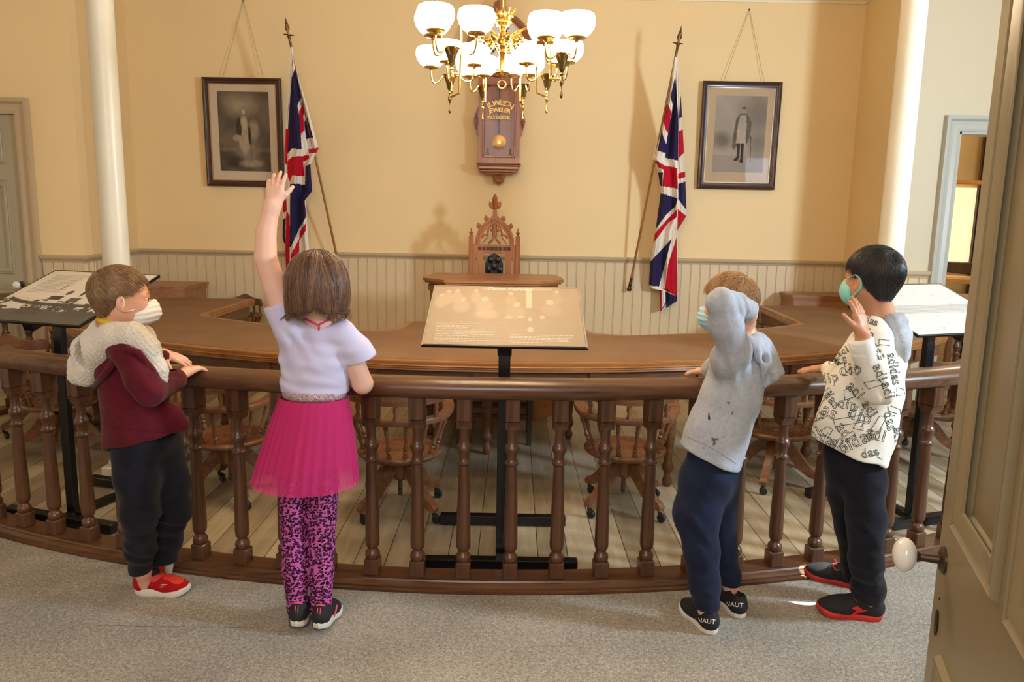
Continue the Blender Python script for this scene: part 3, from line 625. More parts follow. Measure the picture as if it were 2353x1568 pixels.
# ------------------------------------------------------------------ printed surfaces
def print_mat(name, rough=.35, coat=0):
    if name in MATS: return MATS[name]
    m = base(name, None, rough, coat=coat); t = NT(m); a = t.n('VertexColor'); a.layer_name = 'print'; t.l(a.outputs[0], t.b.inputs['Base Color']); return m
def s2l(c): c = np.asarray(c, float) / 255; return np.where(c <= .04045, c / 12.92, ((c + .055) / 1.055) ** 2.4)
def printed(name, o, ux, uy, w, h, nx, ny, fn, mat, parent=None, th=.0015):
    """flat print: origin corner o, unit directions ux, uy, size w x h; fn(u, v) -> rgb 0-255"""
    o, ux, uy = map(lambda q: np.asarray(q, float), (o, ux, uy)); U, V = np.meshgrid(np.linspace(0, 1, nx + 1), np.linspace(0, 1, ny + 1))
    P = o + U.ravel()[:, None] * ux * w + V.ravel()[:, None] * uy * h; i = np.arange(nx * ny); r, c = i // nx, i % nx; a = r * (nx + 1) + c
    ob = mkobj(name, P, np.stack([a, a + 1, a + nx + 2, a + nx + 1], 1), mat, parent, smooth=0)
    C = s2l(np.clip(fn(U.ravel(), V.ravel()), 0, 255)); at = ob.data.color_attributes.new('print', 'FLOAT_COLOR', 'POINT')
    at.data.foreach_set('color', np.c_[C, np.ones(len(C))].astype(np.float32).ravel()); return ob
def vnoise(x, y, seed=0, oc=4):
    r = np.random.default_rng(seed); T = r.random((64, 64)); v = 0; a = 1.; s = 0
    for _ in range(oc):
        xi, yi = np.floor(x).astype(int), np.floor(y).astype(int); fx, fy = x - xi, y - yi; fx = fx * fx * (3 - 2 * fx); fy = fy * fy * (3 - 2 * fy)
        g = lambda i, j: T[(i) % 64, (j) % 64]
        v = v + a * ((g(xi, yi) * (1 - fx) + g(xi + 1, yi) * fx) * (1 - fy) + (g(xi, yi + 1) * (1 - fx) + g(xi + 1, yi + 1) * fx) * fy); s += a; a *= .5; x, y = x * 2.03 + 7, y * 2.03 + 3
    return v / s
def blob(u, v, cu, cv, ru, rv, soft=.25): d = np.sqrt(((u - cu) / ru) ** 2 + ((v - cv) / rv) ** 2); return np.clip((1 - d) / soft, 0, 1)
def inpoly(x, y, P):
    r = np.zeros(x.shape, bool); n = len(P)
    for i in range(n):
        x0, y0 = P[i]; x1, y1 = P[(i + 1) % n]
        if y0 == y1: continue
        c = ((y0 > y) != (y1 > y)) & (x < (x1 - x0) * (y - y0) / (y1 - y0) + x0); r ^= c
    return r

# ------------------------------------------------------------------ framed portraits
def lady(u, v):
    g = 70 + 55 * vnoise(u * 4, v * 5, 3); g = g + 60 * blob(u, v, .45, .85, .5, .22, .9) - 25 * (v < .25)
    g = g + 25 * (v < .3) * vnoise(u * 14, v * 14, 5)
    def p(m, val): nonlocal g; g = g * (1 - m) + (val + 40 * (vnoise(u * 22, v * 22, 9) - .5)) * m
    p(blob(u, v, .55, .26, .30, .22, .5), 120); p(blob(u, v, .50, .42, .13, .26, .3), 165); p(blob(u, v, .40, .55, .06, .14), 60); p(blob(u, v, .68, .52, .14, .16, .5), 150); p(blob(u, v, .60, .46, .03, .14), 45)
    p(blob(u, v, .50, .62, .075, .09, .3), 175); p(blob(u, v, .50, .755, .035, .045, .3), 195); p(blob(u, v, .50, .80, .035, .022, .3), 140); p(blob(u, v, .36, .42, .10, .05, .3), 160)
    p(blob(u, v, .3, .12, .2, .1, .6), 50); p(blob(u, v, .62, .1, .3, .06, .5), 150)
    return np.stack([g * 1.0 + 8, g * .93 + 2, g * .82 - 4], -1)
def officer(u, v):
    g = 175 + 30 * vnoise(u * 4, v * 5, 13) - 45 * blob(u, v, .85, .8, .5, .5, .8); g = g - 60 * blob(u, v, .15, .42, .25, .15, .7) - 30 * blob(u, v, .85, .35, .25, .2, .7)
    g = g - 18 * (v < .22)
    def p(m, val): nonlocal g; g = g * (1 - m) + (val + 30 * (vnoise(u * 22, v * 22, 9) - .5)) * m
    def pg(P, val, a=1.): p(inpoly(505 + u * 260, 465 + (1 - v) * 355, P) * a, val)
    pg([(632, 545), (612, 572), (603, 640), (599, 700), (610, 716), (626, 694), (628, 640), (664, 640), (672, 690), (688, 655), (692, 585), (666, 548)], 112); pg([(632, 552), (622, 600), (618, 684), (664, 686), (668, 610), (662, 552)], 188); pg([(622, 620), (618, 684), (664, 686), (666, 625)], 200)
    pg([(624, 684), (628, 745), (610, 764), (632, 766), (640, 748), (642, 684)], 62); pg([(644, 684), (646, 752), (642, 772), (660, 776), (661, 750), (660, 684)], 60); pg([(690, 650), (694, 650), (700, 775), (696, 775)], 95)
    p(blob(u, v, .55, .815, .045, .040, .3), 178); p(blob(u, v, .55, .845, .048, .018, .3), 95)
    return np.stack([g * 1.0 + 2, g * .98, g * .95], -1)
def framed(name, x0, x1, z0, z1, fw, mat_w, art, label, tilt, cord_top, matc):
    y = YB - .03; root = empty(name, ((x0 + x1) / 2, y, z0), label, 'picture'); T = Matrix.Translation((0, y, z0)) @ Matrix.Rotation(-tilt * -1, 4, 'X'); w, h = x1 - x0, z1 - z0
    mt = Matrix.Translation((x0, y, z0)) @ Matrix.Rotation(R(tilt), 4, 'X')
    prof = [(0, 0), (0, -.022), (.006, -.03), (fw * .3, -.034), (fw * .6, -.024), (fw * .8, -.022), (fw * .86, -.016), (fw, -.014), (fw, 0)]; k = len(prof); P = []
    for a, b, sx, sz in ((0, 0, 1, 1), (w, 0, -1, 1), (w, h, -1, -1), (0, h, 1, -1)):
        for o_, d_ in prof: P.append(tuple(mt @ Vector((a + sx * o_, d_, b + sz * o_))))
    f = M(); f.add(P, [[i * k + j, i * k + (j + 1) % k, ((i + 1) % 4) * k + (j + 1) % k, ((i + 1) % 4) * k + j] for i in range(4) for j in range(k)]); f.build('frame', FRAME, root, smooth=25)
    f = M()
    for a, b, c, d in ((fw, fw, w - fw, fw + .008), (fw, h - fw - .008, w - fw, h - fw), (fw, fw, fw + .008, h - fw), (w - fw - .008, fw, w - fw, h - fw)): f.box(((a + c) / 2, -.012, (b + d) / 2), (c - a, .006, d - b))
    f.xf(mt); f.build('gilt_slip', base('gilt_slip', 'b98f5a', .4, .3), root)
    f = M(); f.box((w / 2, -.008, h / 2), (w - 2 * fw, .004, h - 2 * fw)); f.box((w / 2, -.002, h / 2), (w - .02, .004, h - .02)); f.xf(mt); f.build('mount_board', base(name + '_mount', matc, .8), root, smooth=0)
    R3 = mt.to_3x3(); a, b, c, d = mat_w; o = mt @ Vector((a, -.0115, b))
    printed('portrait_print', o, R3 @ Vector((1, 0, 0)), R3 @ Vector((0, 0, 1)), w - a - c, h - b - d, 110, 160, art, print_mat('print_matte', .7), root)
    f = M(); top = np.array(cord_top)
    for xx in (x0 + w * .25, x0 + w * .78): f.tube([top, (xx, y - .02, z1 - .02)], .0022, 5)
    f.build('hanging_cord', base('cord', 'b39f7c', .8), root); f = M(); f.lathe([(.006, 0), (.008, .012), (.002, .02)], (top[0], YB, top[2]), 8, (0, -1, 0)); f.build('nail', BRASSD, root)
    f = M(); f.box((w / 2, -.0135, h / 2), (w - 2 * fw, .0008, h - 2 * fw)); f.xf(mt)
    g = base('picture_glass', 'ffffff', .02, Transmission_Weight=1.0, IOR=1.04); f.build('glass', g, root, smooth=0)
TL = J(559, 2, YB - .01); TR = J(1722, 22, YB - .01)
framed('framed_portrait', -2.985, -2.235, 1.765, 2.775, .055, (.135, .145, .125, .125), lady, 'dark framed sepia print of a robed woman standing, behind the left flag', 1.2, TL, 'dccdb2')
framed('framed_portrait', 1.765, 2.515, 1.825, 2.825, .06, (.135, .16, .125, .13), officer, 'dark framed grey print of a standing uniformed man, right of the right flag', 1.2, TR, 'e9e2d2')

# ------------------------------------------------------------------ wall clock
def clock():
    Yc = 7.34; root = empty('wall_clock', (-.15, YB, 1.82), 'tall ornate wooden pendulum wall clock hanging behind the brass chandelier', 'clock')
    def q(cx, cy): p = J(900 + cx / 3.563, cy / 3.563, Yc); return (p[0], p[2])
    k = q(1000, 500)[0] - q(900, 500)[0]; k /= 100; MX = Matrix(((1, 0, 0, 0), (0, 0, 1, 0), (0, 1, 0, 0), (0, 0, 0, 1)))
    c0 = q(880, 370); xm = q(883, 900)[0]; zz = lambda y: q(880, y)[1]
    sym = lambda L: [(xm + a * k, zz(b)) for a, b in L] + [(xm - a * k, zz(b)) for a, b in L[::-1]]
    f = M(); L = [(150, 600), (195, 560), (178, 620), (172, 700), (172, 870), (188, 890), (210, 960), (216, 990), (205, 1020), (190, 1090), (172, 1115), (172, 1345)]
    f.prism(sym(L), Yc + .02, YB - .001, MX); f.build('case_back', WALN, root, smooth=20)
    f = M()    # trunk frame around the glass door
    for a, b, c, d in ((-172, 606, -135, 1344), (135, 606, 172, 1344), (-134.9, 600, 134.9, 690), (-134.9, 1290, 134.9, 1345)):
        f.box((xm + (a + c) / 2 * k, Yc + .01, (zz(b) + zz(d)) / 2), ((c - a) * k, .05, abs(zz(b) - zz(d))))
    f.build('trunk_frame', WALN, root)
    f = M()
    for a, b, c, d in ((-138, 684, -124, 1290), (124, 684, 138, 1290), (-138, 684, 138, 700), (-138, 1274, 138, 1292)):
        f.bbox((xm + (a + c) / 2 * k, Yc - .02, (zz(b) + zz(d)) / 2), ((c - a) * k, .02, abs(zz(b) - zz(d))), .003)
    dr = f.build('glass_door_frame', WALN2, root)
    f = M(); f.box((xm, Yc - .013, (zz(700) + zz(1275)) / 2), (248 * k, .002, zz(700) - zz(1275))); f.build('door_glass', base('clock_glass', 'ffffff', .03, Transmission_Weight=1.0, IOR=1.12), dr, smooth=0)
    for s in (-1, 1):
        f = M()
        for i in range(7):
            a = R(-60 + 20 * i); f.tube([(xm + s * 178 * k, Yc + .015, zz(992)), (xm + s * (178 * k + cos(a) * 34 * k), Yc + .012, zz(992) + sin(a) * 75 * k)], [.003, .006], 5)
        f.build('fan_carving', WALN, root)
    # round head
    f = M(); pr = [(205, .0), (205, -.03), (214, -.042), (226, -.04), (232, -.03), (246, -.034), (256, -.02), (262, 0)]; n = 64; P = []
    for i in range(n):
        a = 2 * pi * i / n
        for r, y in pr: P.append((c0[0] + r * k * cos(a), Yc + y + .0, c0[1] + r * k * sin(a)))
    m_ = len(pr); f.add(P, [[i * m_ + j, i * m_ + j + 1, ((i + 1) % n) * m_ + j + 1, ((i + 1) % n) * m_ + j] for i in range(n) for j in range(m_ - 1)]); f.build('head_moulding', WALN2, root, smooth=50)
    f = M(); f.lathe([(262 * k, 0), (262 * k, YB - Yc)], (c0[0], Yc, c0[1]), 64, (0, 1, 0)); f.build('head_case', WALN, root)
    f = M(); f.lathe([(207 * k, 0), (207 * k, .004)], (c0[0], Yc - .008, c0[1]), 64, (0, 1, 0)); dial = f.build('dial', base('clock_dial', 'eee9dc', .5), root)
    f = M(); rn = ['XII', 'I', 'II', 'III', 'IIII', 'V', 'VI', 'VII', 'VIII', 'IX', 'X', 'XI']
    for i, s_ in enumerate(rn):
        V, Fc = text_shape(s_, 46 * k, .0005); V[:, 0] *= .8; V[:, 1] += 140 * k; a = -R(30 * i); V = np.c_[V[:, 0] * cos(a) - V[:, 1] * sin(a), V[:, 0] * sin(a) + V[:, 1] * cos(a), V[:, 2]]
        f.add(np.c_[V[:, 0] + c0[0], Yc - .0095 - V[:, 2], V[:, 1] + c0[1]], Fc)
    for i in range(60): a = R(6 * i); f.box((c0[0] + 196 * k * sin(a), Yc - .009, c0[1] + 196 * k * cos(a)), (.003, .001, .007 if i % 5 else .012), mat=Matrix.Rotation(a, 3, 'Y'))
    f.build('numerals', base('clock_black', '2b2926', .5), dial, smooth=0)
    for nm, a, L in (('hour_hand', R(222), 95), ('minute_hand', R(28), 160)):
        f = M(); f.tube([(c0[0], Yc - .014, c0[1]), (c0[0] + L * .8 * k * sin(a), Yc - .014, c0[1] + L * .8 * k * cos(a)), (c0[0] + L * k * sin(a), Yc - .014, c0[1] + L * k * cos(a))], [.005, .004, .001], 6); f.ball((c0[0] + L * .72 * k * sin(a), Yc - .014, c0[1] + L * .72 * k * cos(a)), .011, 10); f.build(nm, MATS['clock_black'], dial)
    f = M(); sc = [(-75, 150), (-60, 100), (-45, 85), (-52, 50), (-40, 15), (-15, 0), (15, -5), (40, 15), (52, 50), (45, 85), (70, 110), (100, 165), (0, 170)]
    f.prism([(c0[0] + a * k, q(880, b)[1]) for a, b in sc], Yc, Yc + .07, MX); f.build('pediment', WALN, root, smooth=25)
    # bottom mouldings
    f = M(); Z0 = zz(1345)
    for a, y0, y1, dp in ((186, 1338, 1350, .10), (178, 1350, 1362, .09), (170, 1362, 1392, .095), (160, 1392, 1412, .08), (122, 1412, 1428, .07)):
        f.bbox((xm, YB - dp - .03, (zz(y0) + zz(y1)) / 2), (2 * a * k, dp * 2 - .02 + .04, zz(y0) - zz(y1)), .008)
    f.lathe([(45 * k, zz(1480) - zz(1480)), (46 * k, .02), (60 * k, .05), (95 * k, zz(1425) - zz(1480))], (xm, YB - .09, zz(1480)), 6); f.lathe([(.002, zz(1530) - zz(1500)), (30 * k, -.02), (48 * k, 0), (46 * k, .012)], (xm, YB - .09, zz(1484)), 6)
    f.build('base_bracket', WALN2, root)
    f = M(); f.box((q(880, 900)[0], Yc + .003, (zz(700) + zz(1120)) / 2), (.014, .003, zz(700) - zz(1120))); f.build('pendulum_rod', DARKW, root)
    pb = q(878, 1165); f = M(); f.lathe([(.002, 0), (59 * k, .004), (60 * k, .007), (50 * k, .012), (.002, .016)], (pb[0], Yc + .002, pb[1]), 40, (0, -1, 0)); f.build('pendulum_bob', BRASS, root, smooth=60)
    for s in (-94, 94):
        f = M(); f.lathe([(8 * k, 0), (8 * k, 55 * k)], (xm + s * k, Yc + .01, zz(1272)), 12); f.lathe([(14 * k, 0), (14 * k, .01)], (xm + s * k, Yc + .01, zz(1272)), 12); f.build('weight', BRASSD, root)
    gold = base('gold_leaf', 'd8b45e', .35, .4); f = M()
    V_mid = lambda V: np.array([(V[:, 0].min() + V[:, 0].max()) / 2, 0, 0])
    def arcword(s_, y, size, Rr, span):
        T_ = [text_shape(ch_, size * k, .0006, bold=.025) for ch_ in s_]; wd = [np.ptp(v_[:, 0]) + .16 * size * k for v_, _ in T_]; cum = np.cumsum(wd) - np.array(wd) / 2; tot = sum(wd)
        for i, (V, Fc) in enumerate(T_):
            V = V - V_mid(V); a = (cum[i] / tot - .5) * span; x = Rr * sin(a) * k; dz = -(Rr - Rr * cos(a)) * k
            c_, s2 = cos(-a), sin(-a); Vx = V[:, 0] * 1.1; f.add(np.c_[Vx * c_ - V[:, 1] * s2 + xm + x, Yc - .0155 - V[:, 2], Vx * s2 + V[:, 1] * c_ + zz(y) + dz], Fc)
    arcword('J.L.WILSON', 862, 58, 165, 1.22); arcword('JEWELER', 918, 50, 270, .66); arcword('WOODSTOCK.', 978, 40, 3000, .064)
    f.build('gilt_lettering', gold, dr, smooth=0)
clock()

# ------------------------------------------------------------------ flags
FW, FR_, FB = fabric('flag_white', 'eee6d8', bump=.1, sc=500), fabric('flag_red', 'c4122c', bump=.1, sc=500), fabric('flag_blue', '2c2550', bump=.1, sc=500)
def flag(label, sc, x0, y0, Le, Re, polys, pb, pt, Yb, Yt, flip):
    root = empty('flag', J(*pb, Yb), label, 'flag', 'flags on slanting wooden poles'); B, T = J(*pb, Yb), J(*pt, Yt); d = nrm(T - B)
    f = M(); f.tube([B, B + (T - B) * .5, T - d * .05], [.0115, .011, .0095], 12); f.build('pole', POLEW, root)
    f = M(); f.lathe([(.022, 0), (.024, .02), (.017, .035), (.0155, .07), (.018, .075), (.014, .09), (.0135, .13)], B, 14, d); f.build('ferrule', BRASSD, root)
    f = M(); tp = T - d * .26; f.lathe([(.011, 0), (.0115, .09), (.014, .1), (.016, .115), (.009, .125), (.009, .135)], tp, 12, d)
    f.tube([tp + d * .12 + np.array([-.045, 0, .01]), tp + d * .125, tp + d * .12 + np.array([.045, 0, 0])], [.004, .008, .004], 6)
    c = tp + d * .125; sh = [(.004, 0), (.008, .02), (.022, .05), (.018, .07), (.008, .11), (.001, .15)]
    g = M(); g.lathe(sh, (0, 0, 0), 4, d); g.v = [(p[0], p[1] * .5, p[2]) for p in g.v]; f.add([tuple(np.array(p) + c) for p in g.v], g.f); f.build('spear_finial', BRASSD, root)
    ys = np.linspace(Le[0][0], Le[-1][0], 331); ts = np.linspace(0, 1, 97); le = np.interp(ys, *zip(*Le)); re = np.interp(ys, *zip(*Re))
    GX = le[:, None] + (re - le)[:, None] * ts[None]; GY = np.repeat(ys[:, None], 97, 1); V = []
    dd = np.array([ray(x0 + a / sc, y0 + b / sc) for a, b in zip(GX.ravel(), GY.ravel())])
    fold = flip
    yy = (GY - ys[0]) / (ys[-1] - ys[0]); pY = Yt + (Yb - Yt) * np.clip(yy * .95 + .12, 0, 1); amp = .035 * np.minimum(1, yy * 4)
    Yg = pY - .03 + amp * (np.sin(ts[None] * 2 * pi * 1.7 + fold + yy * 1.5) + .45 * np.sin(ts[None] * 2 * pi * 4.1 + 2 * yy))
    Yg = np.minimum(Yg, YB - .03); tt = Yg.ravel() / dd[:, 1]; V = np.array([0, 0, EYE]) + dd * tt[:, None]
    r, c = np.divmod(np.arange(330 * 96), 96); a = r * 97 + c; q = np.stack([a, a + 97, a + 98, a + 1], 1)
    mx_, my = GX.ravel()[q].mean(1), GY.ravel()[q].mean(1); mi = np.zeros(len(q), int)
    for col_, P in polys: mi[inpoly(mx_, my, P)] = col_
    o = mkobj('flag_cloth', V, q, [FW, FR_, FB], root, None, 180, mi); md = o.modifiers.new('thickness', 'SOLIDIFY'); md.thickness = .003
Wt, Rd, Bl = 0, 1, 2
flag('red, white and blue flag hanging left of centre, above the girl with the raised arm', 2.57, 630, 30,
     [(200, 98), (500, 85), (680, 70), (880, 65), (1100, 55), (1330, 50), (1380, 65), (1500, 70), (1700, 82)], [(200, 108), (400, 150), (600, 210), (800, 262), (850, 237), (900, 214), (1050, 224), (1110, 188), (1200, 192), (1400, 207), (1560, 214), (1700, 205)],
     [(Bl, [(122, 330), (103, 380), (80, 700), (80, 830), (105, 800), (162, 805), (155, 640), (137, 545), (160, 500), (145, 430)]), (Rd, [(110, 255), (104, 320), (114, 290)]), (Rd, [(163, 490), (182, 570), (170, 610), (180, 690), (155, 720), (147, 580), (162, 555)]),
      (Bl, [(195, 615), (230, 735), (190, 745), (178, 645)]), (Rd, [(60, 680), (88, 690), (82, 800), (75, 900), (60, 880)]), (Rd, [(205, 805), (262, 795), (255, 825), (205, 830)]), (Rd, [(105, 850), (205, 840), (205, 862), (170, 880), (180, 965), (105, 960), (92, 1000), (78, 960), (78, 875)]),
      (Bl, [(185, 905), (214, 890), (226, 1050), (180, 1110), (190, 1200), (150, 1270), (100, 1380), (92, 1380), (95, 1010), (182, 1012)]), (Rd, [(45, 1110), (72, 1100), (75, 1170), (45, 1185)]), (Bl, [(45, 1225), (68, 1210), (66, 1370), (45, 1340)]),
      (Rd, [(72, 1165), (92, 1200), (92, 1470), (84, 1600), (68, 1600), (66, 1370)]), (Rd, [(190, 1235), (187, 1285), (148, 1345), (148, 1410), (95, 1480), (100, 1425), (150, 1330), (153, 1290)]), (Rd, [(95, 1480), (120, 1500), (110, 1720), (80, 1720)]), (Bl, [(150, 1550), (190, 1500), (190, 1720), (130, 1720)])],
     (785, 640), (655, 42), 7.42, 6.95, 0.)
flag('red, white and blue flag hanging right of centre, left of the uniformed man\'s portrait', 2.376, 1430, 60,
     [(170, 288), (420, 247), (560, 205), (730, 162), (742, 180), (800, 195), (870, 207), (912, 210), (1105, 183), (1290, 152), (1415, 145), (1436, 150), (1440, 203), (1555, 209)],
     [(170, 303), (380, 320), (560, 330), (800, 343), (1000, 350), (1040, 348), (1115, 301), (1290, 301), (1440, 298), (1500, 297), (1555, 215)],
     [(Bl, [(288, 275), (263, 385), (275, 430), (270, 470), (240, 640), (235, 720), (305, 735), (305, 500), (297, 380)]), (Bl, [(318, 380), (309, 505), (333, 495), (327, 400)]), (Rd, [(248, 425), (225, 525), (235, 560), (250, 590), (268, 470)]), (Bl, [(215, 563), (192, 680), (238, 695), (240, 645), (222, 600)]),
      (Rd, [(308, 575), (334, 560), (338, 690), (305, 725)]), (Rd, [(180, 735), (205, 745), (230, 762), (300, 775), (303, 888), (218, 875), (226, 785), (195, 770)]), (Bl, [(190, 800), (222, 800), (215, 880), (195, 850)]), (Rd, [(305, 805), (346, 793), (346, 825), (305, 835)]), (Bl, [(305, 862), (346, 848), (354, 1010), (330, 980), (305, 945)]),
      (Bl, [(208, 912), (303, 942), (290, 985), (240, 1030), (183, 1108)]), (Rd, [(300, 1000), (297, 1045), (255, 1070), (163, 1195), (172, 1140), (240, 1060)]), (Rd, [(303, 1000), (352, 1040), (330, 1100), (300, 1118)]), (Bl, [(270, 1160), (200, 1424), (140, 1415), (150, 1290)]), (Rd, [(297, 1150), (300, 1480), (232, 1440), (250, 1300)]),
      (Rd, [(200, 1440), (215, 1440), (215, 1560), (200, 1550)]), (Bl, [(235, 1450), (300, 1478), (300, 1505), (238, 1545)])],
     (1445, 668), (1566, 62), 7.42, 6.95, 2.)

# ------------------------------------------------------------------ chandelier
def chandelier():
    ZK = 2.15; glow = base('lit_opal_glass', 'fff4e0', .3); glow.node_tree.nodes['Principled BSDF'].inputs['Emission Color'].default_value = (1, .76, .50, 1); glow.node_tree.nodes['Principled BSDF'].inputs['Emission Strength'].default_value = 34
    q = lambda cx, cy: (930 + cx / 5.006, cy / 5.006); Cx = J(1155, 96, 3.55); hx, hy = Cx[0], Cx[1]
    root = empty('chandelier', (hx, hy, ZC), 'brass gasolier with many glowing white bowl shades hanging before the clock', 'chandelier')
    zh = Cx[2]; zP = lambda y: J(1155, y, hy)[2]
    f = M(); f.lathe([(.012, 0), (.012, ZC - zP(40))], (hx, hy, zP(40)), 14); f.lathe([(.07, 0), (.07, .01), (.03, .05), (.014, .06)][::1], (hx, hy, ZC - .06), 20); f.build('stem', BRASS, root)
    f = M(); f.lathe([(.01, zP(62)), (.03, zP(60)), (.036, zP(54)), (.034, zP(46)), (.040, zP(40)), (.044, zP(34)), (.044, zP(30))], (hx, hy, 0), 24)
    for i in range(12): a = 2 * pi * i / 12; f.tube([(hx + .044 * cos(a), hy + .044 * sin(a), zP(34)), (hx + .065 * cos(a), hy + .065 * sin(a), zP(24))], [.006, .001], 5)
    for i in range(20): a = 2 * pi * i / 20; f.ball((hx + .036 * cos(a), hy + .036 * sin(a), zP(50)), .006, 8); f.ball((hx + .044 * cos(a), hy + .044 * sin(a), zP(37)), .004, 6)
    f.build('crown', BRASS, root)
    f = M(); f.lathe([(.008, zP(116)), (.018, zP(110)), (.02, zP(104)), (.042, zP(99)), (.05, zP(95)), (.03, zP(90)), (.018, zP(84)), (.022, zP(78)), (.012, zP(72)), (.016, zP(66)), (.01, zP(60))], (hx, hy, 0), 24)
    for i in range(8):
        a = 2 * pi * i / 8 + .3; f.lathe([(.004, 0), (.016, .012), (.018, .024), (.01, .036), (.014, .045), (.003, .056)], (hx + .05 * cos(a), hy + .05 * sin(a), zP(97)), 10, (cos(a), sin(a), .25)); f.ball((hx + .06 * cos(a), hy + .06 * sin(a), zP(106)), .011, 8)
    f.build('hub', BRASS, root)
    f = M(); f.lathe([(.002, zP(181)), (.008, zP(178)), (.012, zP(174)), (.03, zP(171)), (.034, zP(168)), (.026, zP(165)), (.012, zP(163)), (.012, zP(160)), (.014, zP(125)), (.018, zP(122)), (.016, zP(116)), (.01, zP(112))], (hx, hy, 0), 24); f.build('spindle', BRASS, root)
    f = M(); c = np.array([hx, hy, zP(196)]); f.tube([c + .017 * np.array([cos(a), 0, sin(a)]) for a in np.linspace(0, 2 * pi, 25)], .0045, 8); f.build('pull_ring', BRASS, root)
    cl = [((540, 632), [(320, 345), (838, 395), (430, 445)]), ((1810, 700), [(1540, 410), (2075, 392), (1710, 520)]), ((520, 935), [(315, 785), (800, 762), (440, 612)]), ((1640, 930), [(1400, 745), (1915, 722), (1645, 790)]), ((905, 640), [(860, 560), (905, 700)]), ((1370, 690), [(1330, 640), (1390, 560)])]
    shp = [(.026, .004), (.034, .006), (.052, .018), (.066, .036), (.0735, .058), (.073, .076), (.066, .092), (.062, .094), (.069, .076), (.0695, .058), (.062, .038), (.048, .022), (.026, .010)]
    for ci, (cup, gal) in enumerate(cl):
        C = gz(*q(*cup), ZK) if ci < 4 else J(*q(*cup), 4.05 if ci == 4 else 4.0); C = np.array([C[0], C[1], ZK]); arm = empty('arm_cluster', C - Vector((hx, hy, ZC))); arm.parent = root
        dr = nrm([C[0] - hx, C[1] - hy, 0]); L = hypot(C[0] - hx, C[1] - hy); h0 = np.array([hx, hy, zh]); pts = []
        for i in range(15):
            u = i / 14; pts.append(h0 + dr * (L - .07) * u + np.array([0, 0, .045 * sin(pi * u * .62) - .05 * u ** 3]))
        pts += [h0 + dr * (L - .068) + np.array([0, 0, ZK - .062 - zh]), C + np.array([0, 0, -.075])]
        f = M(); f.tube(pts, .0055, 8); f.build('main_arm', BRASS, arm)
        f = M(); f.lathe([(.001, -.150), (.006, -.144), (.007, -.138), (.003, -.118), (.002, -.105), (.005, -.096), (.009, -.086), (.009, -.078), (.006, -.068), (.005, -.060), (.008, -.054), (.005, -.048), (.007, -.042), (.012, -.035)], C, 12); f.build('drop_finial', BRASS if ci not in (1, 2) else BRASSD, arm)
        f = M(); f.lathe([(.008, -.04), (.012, -.03), (.018, -.005), (.027, .018), (.033, .028), (.024, .022), (.014, 0), (.008, -.02)], C, 20, flute=(.06, 10)); f.build('petal_cup', BRASSD, arm)
        for g in gal:
            zg = ZK + .055; G = gz(*q(*g), zg) if ci < 4 else np.array([*J(*q(*g), C[1] - .02)[:2], zg]); v = G - C; hd = nrm([v[0], v[1], 0]); l_ = hypot(v[0], v[1])
            if l_ > .15: G = C + hd * .15; G[2] = zg; l_ = .15
            if l_ < .09: G = C + hd * .09; G[2] = zg; l_ = .09
            P = [C + np.array([0, 0, -.02]), C + hd * l_ * .3 + np.array([0, 0, .022]), C + hd * l_ * .6 + np.array([0, 0, -.005]), C + hd * l_ * .88 + np.array([0, 0, -.012]), C + hd * l_ + np.array([0, 0, .02]), G]
            Q = []
            for i in range(len(P) - 1):
                for u in (0, .25, .5, .75):
                    a, b, c_, d_ = P[max(i - 1, 0)], P[i], P[i + 1], P[min(i + 2, len(P) - 1)]; Q.append(.5 * ((2 * b) + (-a + c_) * u + (2 * a - 5 * b + 4 * c_ - d_) * u * u + (-a + 3 * b - 3 * c_ + d_) * u ** 3))
            f = M(); f.tube(Q + [G], .004, 8); f.build('gas_arm', BRASS, arm)
            f = M(); f.lathe([(.006, -.012), (.01, -.004), (.034, 0), (.037, .006), (.036, .008), (.02, .004), (.008, .01), (.007, .03)], G, 20); f.build('gallery', BRASS, arm)
            f = M(); f.lathe(shp, G, 32, cap=False); n_ = 32; m_ = len(shp); f.f += [[(m_ - 1) * n_ + i, (m_ - 1) * n_ + (i + 1) % n_, (i + 1) % n_, i] for i in range(n_)]; f.mi += [0] * n_
            f.build('glass_shade', glow, arm, smooth=80)
chandelier()

